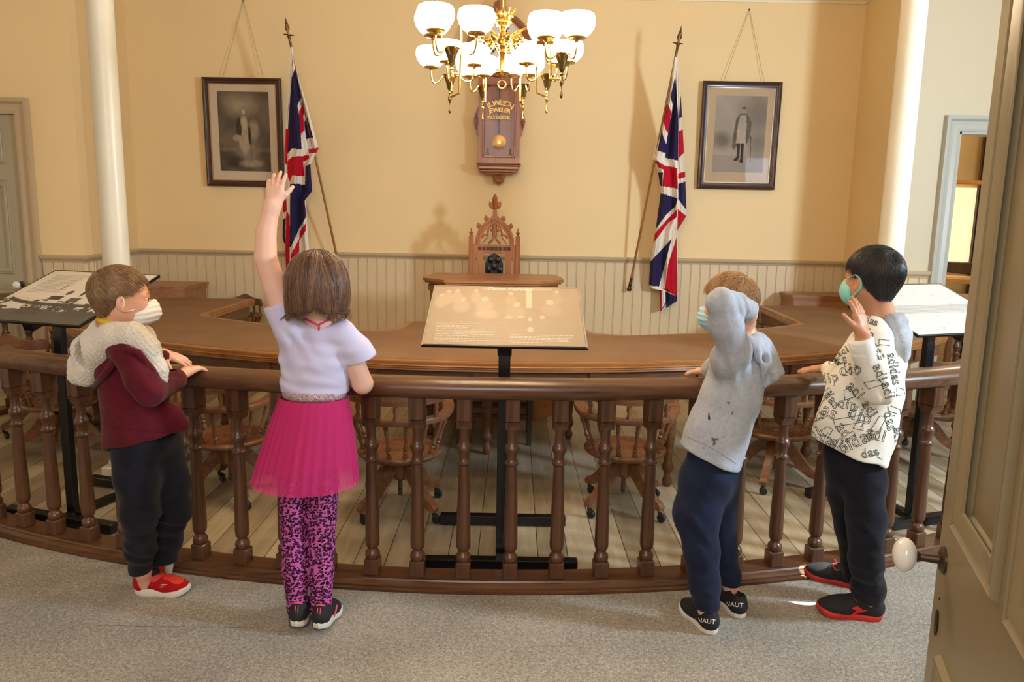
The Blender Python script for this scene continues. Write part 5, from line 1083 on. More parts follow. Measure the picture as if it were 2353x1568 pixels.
    m_ = M(); m_.tube([J(225, 735, 2.66), J(240, 740, 2.64), J(262, 746, 2.634), J(276, 754, 2.642)], [.010, .012, .012, .008], 10, flat=1.1); m_.build('shirt_collar', base('yellow_cotton', 'd9b21c', .85), o, smooth=180)
    # trousers
    S_ = SDF(); S_.ell(J(335, 1010, Y0), (.095, .10, .085), None, .04)
    S_.chain([hipN, J(316, 1100, 2.67), J(322, 1180, 2.67), J(322, 1262, 2.72), J(323, 1308, 2.76)], [.085, .078, .062, .052, .044], .03); S_.chain([hipF, J(388, 1110, 2.79), J(396, 1175, 2.81), J(382, 1240, 2.84), J(370, 1282, 2.85)], [.085, .076, .066, .056, .050], .03)
    S_.cap(J(352, 1290, 2.80), J(395, 1288, 2.84), .026, .022, .02); S_.disp(local_fold(J(380, 1215, 2.75), .10, .007, (20, 0, 105))); S_.disp(local_fold(J(325, 1255, 2.7), .09, .006, (30, 0, 95), 1)); S_.disp(folds((.0025, 30, 0, 22, 0))); S_.cut(planecut(J(330, 1318, 2.76), V3(.1, 0, -1)), .01)
    S_.mesh('trousers', .0045, NAVY, o)
    RED = fabric('red_knit', 'b01218', 'a00f18', 420, .8, .3, .1, 30); ORG = base('orange_red_overlay', 'd8321c', .55)
    H, T_ = gz(318, 1362), gz(449, 1366); s1, TM, sub = shoe(o, H - V3(.01, 0, 0), T_, V3(0, 0, 1), .222, RED, WHT, 'run', 'red mesh sneaker, near foot', None)
    tr = bvh(s1)
    def fillpx(P, nm, mt, oo=s1, tt=tr):
        g = M(); P = np.array(P, float); x0, y0 = P.min(0); x1, y1 = P.max(0); nx, ny = max(3, int((x1 - x0) / 2)), max(3, int((y1 - y0) / 2)); X, Yv = np.meshgrid(np.linspace(x0, x1, nx), np.linspace(y0, y1, ny)); Vv = list(zip(X.ravel(), Yv.ravel()))
        Fc = [[r * nx + c, r * nx + c + 1, (r + 1) * nx + c + 1, (r + 1) * nx + c] for r in range(ny - 1) for c in range(nx - 1) if inpoly(np.array([(X[r, c] + X[r, c + 1]) / 2]), np.array([(Yv[r, c] + Yv[r + 1, c]) / 2]), [tuple(p) for p in P])[0]]
        return decal_fill(tt, Vv, Fc, nm, mt, oo, .0014)
    k = lambda L: [(270 + a / 9.225, 1230 + b / 9.225) for a, b in L]
    fillpx(k([(650, 940), (860, 790), (1060, 780), (1010, 850), (780, 1000), (690, 990)]), 'strap', base('coral_strap', 'c73a2c', .6)); fillpx(k([(1000, 850), (1160, 790), (1390, 920), (1400, 990), (1290, 1045), (1170, 1030), (1100, 980), (960, 940)]), 'lace_panel', ORG)
    fillpx(k([(1300, 1250), (1340, 1180), (1520, 1080), (1570, 1000), (1650, 1060), (1560, 1200)]), 'toe_cap', MATS['coral_strap']); decal_lines(tr, [k(L) for L in ([(1040, 890), (1120, 820), (1105, 920), (1160, 850), (1200, 960), (1215, 880), (1260, 990), (1290, 890)],)], .0012, 'laces', base('dark_lace', '3a1418', .8), s1)
    decal_lines(tr, [k([(1055, 1050), (930, 1050), (915, 1085), (990, 1085), (975, 1108), (875, 1105)]), k([(1030, 1062), (960, 1062)])], .0011, 'side_emblem', base('silver_print', 'cfc9c4', .4), s1)
    tp = gz(400, 1318); shoe(o, tp - nrm(V3(.08, .35, -.93)) * .215 + V3(.012, 0, .004), tp + V3(.012, 0, .004), V3(-.93, -.2, -.2), .215, ORG, WHT, 'run', 'red sneaker, far foot tipped on its toe')
    m_ = M(); m_.tube([J(318, 1338, 2.80), J(322, 1325, 2.79), J(345, 1322, 2.79), J(362, 1310, 2.80)], .016, 10); m_.build('sock', base('black_sock', '15130f', .95), o, smooth=180)
boy_jacket()

# ------------------------------------------------------------------ 2. girl with raised arm, seen from behind
def girl():
    up = V3(.0, -.03, 1); F_ = V3(.06, 1, 0); Y0 = 2.64; B = SDF(); neck = J(738, 765, 2.63); q = head(B, J(724, 668, 2.615), V3(-.03, 1, .02), up, neck, .92, .045)
    shL, elL, wrL = J(664, 738, 2.62), J(610, 594, 2.60), J(624, 478, 2.64); shR, elR = J(792, 772, 2.62), J(833, 882, 2.66); wrR = J(802, 868, 2.92)
    B.chain([neck, J(724, 800, Y0), J(724, 905, Y0), J(708, 1020, 2.66)], [.045, .06, .065, .07], .05, V3(0, 1, 0), .68); B.cap(J(692, 758, 2.63), J(772, 768, 2.63), .028, .028, .04, V3(0, 1, 0), .8)
    mU = J(632, 660, 2.61); mF = J(611, 535, 2.62); B.chain([shL, mU, elL], [.045, .041, .038], .005); B.chain([elL, mF, wrL], [.038, .0345, .026], .005); wh = J(627, 472, 2.645); B.cap(wrL, wh, .026, .027, .02)
    hd = J(632, 425, 2.66) - wh; hand(B, wh, hd, V3(-.05, -1, .1), V3(1, .1, .0), 1.0, (.12, .16, .2, .3), (.16, .03, -.12, -.26), (.62, .80), .3)
    B.chain([J(798, 790, 2.62), elR], [.037, .037], .01); B.chain([elR, wrR], [.036, .024], .01); hand(B, wrR, V3(-.9, .35, .0), V3(.1, .1, 1), V3(.3, 1, 0), 1.0)
    for hp, kn, an in ((J(684, 1070, 2.66), J(675, 1240, 2.63), J(684, 1405, 2.575)), (J(742, 1070, 2.66), J(740, 1245, 2.64), J(738, 1410, 2.57))): B.chain([hp, kn, an, an + V3(0, 0, -.04)], [.035, .03, .026, .026], .02)
    o = B.mesh('person', .0027, SKIN_B, None, gz(705, 1440)); tagit(o, 'girl in lavender shirt, pink tulle skirt and leopard leggings raising her left arm', 'person')
    TS = fabric('lavender_jersey', 'c9c5e0', 'c0bbd8', 420, .85, .1, .05, 12); ax = V3(0, 1, 0); S_ = SDF()
    S_.chain([J(735, 775, Y0), J(726, 830, Y0), J(724, 880, Y0 + .01), J(723, 905, Y0 + .01)], [.096, .108, .117, .114], .03, ax, .72); S_.cap(J(680, 758, 2.63), J(784, 766, 2.63), .046, .040, .04, ax, .85)
    S_.chain([J(668, 758, 2.625), J(640, 700, 2.61)], [.058, .054], .03); S_.chain([J(788, 772, 2.625), J(818, 806, 2.64), J(832, 826, 2.645)], [.046, .050, .055], .035)
    S_.chain([J(676, 760, 2.63), J(664, 820, 2.64)], [.05, .03], .04)
    d1 = nrm(J(632, 660, 2.61) - shL); S_.cut(lambda X, Y, Z, c=J(640, 697, 2.61), d=d1: np.where(X < J(690, 720, 2.6)[0], (X - c[0]) * d[0] + (Y - c[1]) * d[1] + (Z - c[2]) * d[2], -1.), .004)
    cR = J(834, 822, 2.645); dR_ = nrm(J(838, 850, 2.65) - J(818, 792, 2.63)); S_.cut(lambda X, Y, Z: np.where(X > J(803, 800, 2.64)[0], (X - cR[0]) * dR_[0] + (Y - cR[1]) * dR_[1] + (Z - cR[2]) * dR_[2], -1.), .004)
    S_.cut(lambda X, Y, Z: J(724, 908, 2.60)[2] - Z, .012); S_.ell(J(735, 722, 2.60), (.066, .085, .045), None, .012, '-')
    cs = J(735, 690, 2.6); S_.disp(lambda X, Y, Z: (.0022 * np.sin(120 * np.sqrt((X - cs[0] - .02) ** 2 * .35 + (Z - cs[2] - .05) ** 2) + 1.2 * np.sin(X * 14)) * np.clip((cs[2] - .10 - Z) / .06, 0, 1) * np.clip((.16 - np.abs(X - cs[0])) / .1, 0, 1)))
    S_.disp(local_fold(J(670, 800, 2.6), .09, .004, (95, 0, 55))); S_.disp(local_fold(J(700, 890, 2.6), .12, .003, (30, 0, 140)))
    sh = S_.mesh('shirt', .0042, TS, o)
    tr = bvh(o); PK = base('pink_strap', 'c8327c', .6)
    decal_lines(tr, [[(700 + 2.6 * i, 732 + 1.25 * i) for i in range(12)], [(774 - 2.9 * i, 726 + 1.4 * i) for i in range(15)], [(732, 746), (733, 752), (733, 760)]], .0035, 'bra_strap', PK, o, .001, 6)
    # skirt
    m_ = M(); c1 = J(723, 902, 2.645); m_.f = []; n = 72
    def ring(c, rx, ry, am=0, nw=30, ph=0, nn=288): return [(c[0] + (rx * (1 + am * (sin(nw * a + ph + 1.6 * sin(3 * a)) + .6 * sin(nw * .62 // 1 * a + 2 * ph)))) * cos(a), c[1] + (ry * (1 + am * (sin(nw * a + ph + 1.6 * sin(3 * a)) + .6 * sin(nw * .62 // 1 * a + 2 * ph)))) * sin(a), c[2]) for a in np.linspace(0, 2 * pi, nn, endpoint=False)]
    def cone(rings, nn=288):
        mm = M(); mm.add([p for r_ in rings for p in r_], [[i * nn + j, i * nn + (j + 1) % nn, (i + 1) * nn + (j + 1) % nn, (i + 1) * nn + j] for i in range(len(rings) - 1) for j in range(nn)]); return mm
    gl = base('glitter_band', 'd9b8bc', .35, .6); t_ = NT(gl); v1 = t_.n('TexVoronoi', Scale=420.); t_.l(t_.coord(), v1.inputs[0]); t_.l(t_.ramp(v1.outputs[1], [(.3, 'a8808a'), (.6, 'e6cfd0')]), t_.b.inputs['Base Color']); t_.bump(v1.outputs[0], .8, .003)
    tulle = base('pink_tulle', 'cf3a78', .85, spec=.05, Alpha=.6); sheer = base('sheer_pink_tulle', 'c8367c', .85, spec=.05, Alpha=.35); lining = fabric('pink_lining', 'c62866', None, 300, .85, .1, .1)
    H_ = J(702, 1108, 2.66)
    def lerp(u, w=0): c = c1 * (1 - u) + H_ * u; return c
    rr = [ring(lerp(u) + V3(0, 0, -.0), .113 + .080 * u ** .75, .088 + .072 * u ** .8, .003 + .020 * u, 31, .7) for u in np.linspace(.055, 1, 16)]
    e_ = cone(rr).build('skirt', tulle, o, smooth=180); e_
    rr = [ring(lerp(u) + V3(0, 0, .004 * sin(9 * u)), .1115 + .072 * u ** .75, .086 + .064 * u ** .8, .006 + .026 * u, 23, 2) for u in np.linspace(.05, .985, 12)]; cone(rr).build('underskirt', sheer, e_, smooth=180)
    rr = [ring(lerp(u), .110 + .062 * u ** .8, .085 + .052 * u ** .8, .002 + .018 * u, 17, 1) for u in np.linspace(.05, .80, 10)]
    rr[-1] = [(x, y, z + .10 * (x - H_[0])) for x, y, z in rr[-1]]; cone(rr).build('skirt_lining', lining, e_, smooth=180)
    rr = [ring((c1[0], c1[1], c1[2] + z), .112 + a, .086 + a, .004, 20) for z, a in ((-.016, -.002), (-.015, .002), (.012, .003), (.014, 0))]; cone(rr).build('waistband', gl, e_, smooth=180)
    # leggings
    LP = base('leopard_print', 'c9559c', .85, spec=.15); t_ = NT(LP); c_ = t_.coord((1, .9, 1.25)); nz = t_.n('TexNoise', Scale=70., Detail=2.); t_.l(c_, nz.inputs[0]); av = t_.n('VectorMath', operation='MULTIPLY_ADD'); t_.l(nz.outputs[1], av.inputs[0]); av.inputs[1].default_value = (.012, .012, .012); t_.l(c_, av.inputs[2])
    v1 = t_.n('TexVoronoi', Scale=88., Randomness=.9); t_.l(av.outputs[0], v1.inputs[0]); n2 = t_.n('TexNoise', Scale=95., Detail=1.); t_.l(c_, n2.inputs[0])
    d_ = mth(t_, 'ADD', v1.outputs[0], mth(t_, 'MULTIPLY', mth(t_, 'SUBTRACT', n2.outputs[0], .5), .30)); cl = t_.ramp(d_, [(.0, '7c2f5c'), (.25, '7c2f5c'), (.26, '170a16'), (.50, '1c0c1a'), (.52, 'b4589a'), (1, 'b4589a')], 'CONSTANT'); t_.l(cl, t_.b.inputs['Base Color'])
    S_ = SDF(); 
    for P_, r_ in (([J(678, 1040, 2.66), J(674, 1110, 2.655), J(675, 1190, 2.64), J(675, 1245, 2.63), J(677, 1310, 2.60), J(684, 1398, 2.575), J(686, 1410, 2.57)], [.062, .054, .049, .045, .045, .036, .037]), ([J(738, 1040, 2.66), J(742, 1110, 2.66), J(740, 1190, 2.65), J(739, 1250, 2.64), J(738, 1315, 2.61), J(738, 1398, 2.575), J(737, 1414, 2.57)], [.064, .057, .052, .047, .046, .037, .038])): S_.chain(P_, r_, .012)
    S_.disp(local_fold(J(735, 1395, 2.5), .07, .0025, (40, 0, 190))); S_.disp(local_fold(J(685, 1390, 2.5), .07, .0025, (30, 0, 170)))
    S_.cut(lambda X, Y, Z: J(710, 1416, 2.55)[2] - Z, .004); S_.mesh('leggings', .004, LP, o)
    GS = base('grey_sock', '4b4a55', .9)
    for a, b in ((683, 1405), (737, 1410)): m_ = M(); p = J(a, b, 2.57); m_.lathe([(.030, -.05), (.032, -.02), (.031, .012), (.026, .014)], p, 20); m_.build('sock', GS, o, smooth=60)
    PKT = base('pink_piping', 'e2506f', .5)
    for hp, tp in (((681, 1462), (722, 1380)), ((732, 1467), (778, 1390))):
        H = gz(*hp, .0) + V3(0, 0, .028); T_ = gz(*tp, .0); T_ = H * V3(1, 1, 0) + nrm((T_ - H) * V3(1, 1, 0)) * .2 + V3(0, 0, -.004); H[2] = .032
        s1, TM, sub = shoe(o, H + nrm(H - T_) * -.0, T_, V3(0, .15, 1), .205, BLK, WHT, 'run', 'black sneaker with pink piping and white sole', BLK)
        m_ = M(); P = [(.044 + .034 * cos(a), .0245 * sin(a), .083 + .008 * cos(2 * a) + .003 * cos(a)) for a in np.linspace(0, 2 * pi, 40)]; m_.tube(P, .0032, 6); sub(m_, 'collar_piping', PKT, 180)
        for yy in (-.005, .005): m_ = M(); m_.tube([(.004, yy, .080), (-.001, yy, .066), (-.0025, yy * 1.1, .05), (-.001, yy * 1.2, .038)], .0016, 5); sub(m_, 'heel_stripe', PKT, 180)
        m_ = M(); m_.tube([(.10, -.036, .060), (.085, -.0385, .045), (.07, -.037, .026)], [.004, .0035, .003], 6, flat=.4); sub(m_, 'side_stripe', PKT, 180)
    # bob haircut
    HM = hair_mat('brown_bob_hair', '6a4630', '36231a', '9c7554'); c = J(724, 655, 2.60); g = np.random.default_rng(11)
    zt, zb = J(727, 582, 2.6)[2], J(727, 728, 2.6)[2]; H0 = zt - zb
    def prof(s, ph):   # s 0 crown .. 1 ends; returns radius scale and height
        z = np.interp(s, [0, .08, .16, .25, .35, .47, .62, .8, .92, 1], [zt + .003, zt - .003, zt - .016, zt - .038, zt - .067, zt - .10, zt - .145, zt - .195, zb + .022, zb + .008])
        rx = np.interp(s, [0, .08, .16, .25, .35, .47, .62, .8, .92, 1], [.003, .034, .060, .081, .095, .103, .106, .102, .095, .100])
        return rx, z
    NP, NS = 120, 26; ph = np.linspace(-R(122), R(122), NP); Vv = []
    for s in np.linspace(0, 1, NS):
        rx, z = prof(s, 0); 
        for a in ph: k_ = 1 + .018 * sin(9 * a + 4 * s) + .012 * sin(23 * a + 2); Vv.append((c[0] + .006 * (1 - s) + rx * k_ * sin(a), c[1] - rx * k_ * cos(a) * (1.06 if cos(a) > 0 else 1.15) + .012, z + (.012 * sin(a * 3 + 1) + .008 * sin(7 * a)) * s ** 3))
    Fc = [[i * NP + j, i * NP + j + 1, (i + 1) * NP + j + 1, (i + 1) * NP + j] for i in range(NS - 1) for j in range(NP - 1)]
    ho = mkobj('hair', Vv, Fc, HM, o, None, 180); md = ho.modifiers.new('t', 'SOLIDIFY'); md.thickness = .006; md.offset = -1; at = ho.data.color_attributes.new('tone', 'FLOAT_COLOR', 'POINT'); at.data.foreach_set('color', np.tile([.3, .3, .3, 1.], len(Vv)).astype(np.float32))
    N = 5200; a0 = g.uniform(-R(128), R(128), N); s0 = np.clip(g.beta(.75, 1.5, N) * .8, 0, .8); ln = g.uniform(.3, .8, N); s1_ = np.minimum(1.0, s0 + ln) + g.normal(0, .012, N); k = 9; P = np.zeros((N, k, 3)); Nn = np.zeros((N, k, 3)); wv = g.uniform(0, 6.28, N); lo = g.uniform(.000, .007, N); cl_ = np.round(a0 * 5) 
    for i in range(k):
        s = s0 + (s1_ - s0) * i / (k - 1); rx, z = prof(np.clip(s, 0, 1), 0); z = z - np.maximum(s - 1, 0) * .2; a = a0 + .10 * np.sin(s * 4.5 + cl_ * 1.3) + .04 * np.sin(s * 6 + wv) + .12 * (s ** 3) * np.sin(cl_ * 2.1); curl = np.clip((s - .86) / .14, 0, 1) ** 2 * (.016 * np.sin(cl_ * 1.7) + .008)
        rr_ = rx * (1 + .018 * np.sin(9 * a + 4 * s) + .012 * np.sin(23 * a + 2)) + lo + curl
        P[:, i] = np.c_[c[0] + .006 * (1 - s) + rr_ * np.sin(a), c[1] - rr_ * np.cos(a) * np.where(np.cos(a) > 0, 1.06, 1.15) + .012, z + .001 + (lo + .004) * np.clip(1 - 1.6 * s, 0, 1) + (.012 * np.sin(a * 3 + 1) + .008 * np.sin(7 * a)) * s ** 3]; Nn[:, i] = np.c_[np.sin(a), -np.cos(a), .2 + 0 * a]
    strands('hair_strands', P, Nn, .0014, HM, ho, np.clip(g.normal(.5, .2, N) + .15 * np.sin(a0 * 14), 0, 1))
girl()

# ------------------------------------------------------------------ 3. boy in the grey hoodie, arm over his head
def boy_grey():
    Y0 = 2.70; up = V3(-.10, 0, 1); hf = V3(-.72, .69, -.05); B = SDF(); neck = J(1702, 770, 2.68); q = head(B, J(1674, 692, 2.70), hf, up, neck, .90)
    sh, el, wr = J(1688, 805, 2.58), J(1656, 695, 2.50), J(1722, 722, 2.56); shF, elF, wrF = J(1690, 800, 2.80), J(1640, 850, 2.98), J(1625, 852, 3.02)
    B.chain([neck, J(1690, 830, Y0), J(1660, 960, Y0), J(1640, 1050, Y0)], [.045, .05, .055, .055], .05, V3(0, 1, 0), .8); B.chain([sh, el, wr], [.026, .026, .023], .02)
    wh = J(1722, 742, 2.585); B.cap(wr, wh, .023, .023, .02); hand(B, wh, V3(-.15, .25, -1), V3(.75, -.65, 0), V3(-.3, -.6, -.1), .92, (.4, .4, .4, .4), (.05, 0, -.05, -.1), (.2, .9))
    B.chain([shF, elF, wrF], [.036, .032, .022], .02); hand(B, wrF, J(1600, 853, 3.06) - wrF, V3(0, -.15, 1), V3(-.3, .9, .1), .9, (.1, .1, .12, .15), (.12, .04, -.06, -.14), (.8, .5))
    B.chain([J(1630, 1060, 2.66), J(1600, 1185, 2.64), J(1622, 1400, 2.61), J(1626, 1430, 2.61)], [.035, .035, .027, .027], .02); B.chain([J(1650, 1060, 2.72), J(1650, 1200, 2.75), J(1680, 1350, 2.78), J(1684, 1395, 2.77)], [.035, .035, .027, .027], .02)
    o = B.mesh('person', .0027, SKIN_A, None, gz(1625, 1420)); tagit(o, 'blond boy in a stained light grey hoodie leaning left, arm bent over his head', 'person')
    short_hair(o, q, hf, up, .90, hair_mat('sandy_hair', 'b98a56', '7a5a3a', 'dcb685'), [(-.12, -.078), (-.06, -.075), (-.03, -.045), (-.02, .0), (.012, .004), (.03, .018), (.05, .040), (.064, .055), (.085, .052), (.11, .04)], 5, .014, 5200, (.018, .034), (-.06, 0, .075), .2, .14, .0)
    fw, rw, uw = frame_of(hf, up); S_ = SDF(); S_.ell(q(.06, 0, -.072), (.060, .058, .050), [fw, rw, uw], .01); S_.cap(q(.10, 0, -.045), q(.104, 0, -.075), .02, .022, .03); S_.cut(planecut(q(.038, 0, -.06), -fw * .9 + uw * .35), .003); S_.cut(planecut(q(.10, 0, -.028), uw * .93 - fw * .30), .004); S_.disp(folds((.0012, 0, 0, 330, 0)))
    mk = S_.mesh('face_mask', .003, base('mask_blue', 'a9d3e2', .75), o)
    GH = fabric('heather_grey', 'b4b9c3', 'a2a8b4', 260, .9, .2, .1, 60); S_ = SDF(); ax = V3(0, 1, 0)
    S_.chain([J(1706, 800, 2.68), J(1698, 850, Y0), J(1680, 910, Y0), J(1650, 990, Y0), J(1632, 1050, Y0)], [.072, .096, .104, .112, .120], .03, ax, .95); S_.chain([sh, J(1668, 745, 2.53), el], [.060, .053, .047], .03); S_.chain([el, J(1690, 700, 2.53), J(1716, 712, 2.555)], [.047, .042, .038], .012); S_.chain([shF, elF, J(1630, 852, 3.01)], [.05, .045, .036], .02)
    S_.cap(J(1672, 830, 2.62), J(1710, 815, 2.72), .062, .06, .05); d_ = nrm(J(1722, 715, 2.56) - J(1690, 700, 2.53)); 
    S_.cut(hem((1566, 1024), (1690, 1078), Y0), .008); S_.disp(local_fold(J(1695, 705, 2.52), .045, .005, (170, 0, 60))); S_.disp(local_fold(J(1670, 830, 2.58), .10, .004, (110, 0, 30))); S_.disp(folds((.0016, 42, 8, 6, 0), (.0008, 70, 10, 30, 1)))
    hd = S_.mesh('hoodie', .0045, GH, o)
    m_ = M(); m_.tube([J(1722, 690, 2.54) * 0 + J(1708, 709, 2.548), J(1716, 712, 2.553), J(1724, 716, 2.56), J(1725, 716.5, 2.561)], [.0385, .0375, .0365, .030], 24); m_.build('cuff', GH, hd, smooth=60)
    S_ = SDF(); A_ = [(1722, 772), (1745, 775), (1765, 790), (1780, 818), (1796, 856)]; B_ = [(1718, 800), (1728, 822), (1738, 845), (1748, 868), (1757, 886)]
    for i in range(17):
        u = i / 16; a = [np.interp(u * 4, range(5), [p[j] for p in A_]) for j in (0, 1)]; b = [np.interp(u * 4, range(5), [p[j] for p in B_]) for j in (0, 1)]; m = [(a[j] + b[j]) / 2 + (4, -3)[j] for j in (0, 1)]; r_ = .013 - .004 * u
        S_.chain([J(*a, 2.66), J(*m, 2.60 + .02 * u), J(*b, 2.645)], [r_, r_, r_], .012); S_.chain([J(*a, 2.68), J(m[0], m[1], 2.76 - .04 * u), J(*b, 2.70)], [r_ * 1.3, r_ * 1.3, r_], .012)
    S_.chain([J(1722, 778, 2.60), J(1735, 800, 2.585), J(1752, 840, 2.60), J(1757, 884, 2.635)], [.012, .014, .012, .007], .01); S_.ell(J(1700, 740, 2.68), (.06, .09, .05), None, .01, '-')
    S_.disp(local_fold(J(1752, 840, 2.6), .08, .005, (120, 0, -30))); S_.disp(folds((.0015, 70, 0, 30, 0))); S_.mesh('hood', .004, GH, hd)
    tr = bvh(hd); decal_lines(tr, [[(1567 + i * 6.2, 1000 + i * 2.1 + .06 * i * i) for i in range(21)], [(1645, 803), (1665, 806), (1690, 803), (1715, 790)], [(1648, 800), (1640, 850), (1625, 900), (1610, 960)]], .0008, 'seam', base('grey_thread', '7d8391', .9), hd)
    ST = base('mud_stain', '6d6154', .95)
    for cx_, cy_, ax_, ay_ in ((1642, 1010, 8, 3.5), (1641, 1018, 3, 7), (1674, 926, 3.5, 2.5), (1683, 950, 1.5, 4), (1655, 936, 1.5, 1.2), (1662, 1004, 2, 1.2), (1618, 1030, 2.5, 1.2)):
        P = [(cx_ + ax_ * (1 + .28 * sin(3 * t + cx_) + .15 * sin(5 * t)) * cos(t), cy_ + ay_ * (1 + .28 * sin(3 * t + cx_) + .15 * sin(5 * t)) * sin(t)) for t in np.linspace(0, 2 * pi, 18, endpoint=False)]; decal_fill(tr, P, [list(range(len(P)))], 'stain', ST, hd)
    decal_fill(tr, [(1628, 950), (1630, 949), (1632, 961), (1632, 965), (1627, 964)], [[0, 1, 2, 3, 4]], 'fabric_tag', base('black_tag', '14161c', .6), hd)
    MP = base('maroon_print', '7c3038', .8)
    for P in ([(1617, 822), (1624, 818), (1626, 835), (1620, 848), (1615, 842)], [(1606, 880), (1611, 868), (1612, 874), (1607, 900), (1602, 895)]): decal_fill(tr, P, [list(range(len(P)))], 'chest_print', MP, hd)
    S_ = SDF(); S_.chain([J(1632, 1045, 2.71), J(1624, 1100, 2.69), J(1603, 1180, 2.66), J(1612, 1265, 2.62), J(1618, 1340, 2.60), J(1622, 1392, 2.60)], [.085, .094, .083, .059, .054, .048], .03); S_.chain([J(1655, 1060, 2.72), J(1648, 1190, 2.75), J(1662, 1270, 2.77), J(1676, 1325, 2.78), J(1682, 1352, 2.78)], [.088, .07, .052, .044, .038], .02)
    S_.disp(local_fold(J(1600, 1220, 2.55), .1, .005, (60, 0, 55))); S_.disp(local_fold(J(1620, 1380, 2.5), .06, .004, (30, 0, 130))); S_.disp(folds((.003, 30, 10, 14, 0))); S_.cut(planecut(J(1625, 1402, 2.58), V3(0, 0, -1)), .008); S_.mesh('trousers', .0045, NAVY2, o)
    for hp, tp, lb in (((1640, 1462), (1568, 1395), 'black slip-on sneaker, near foot'), ((1704, 1424), (1648, 1368), 'black slip-on sneaker, far foot')):
        H, T_ = gz(*hp), gz(*tp); s1, TM, sub = shoe(o, H, T_, V3(0, 0, 1), .215, BLK, WHT, 'slip', lb, None); tr = bvh(s1)
        shoe_text(s1, TM, tr, 'NAUT', hp[0] - 38, hp[1] - 32, 15, R(7), WHITEP); shoe(o, H, T_, V3(0, 0, 1), .1, BLK, WHT, 'slip') if False else None
boy_grey()

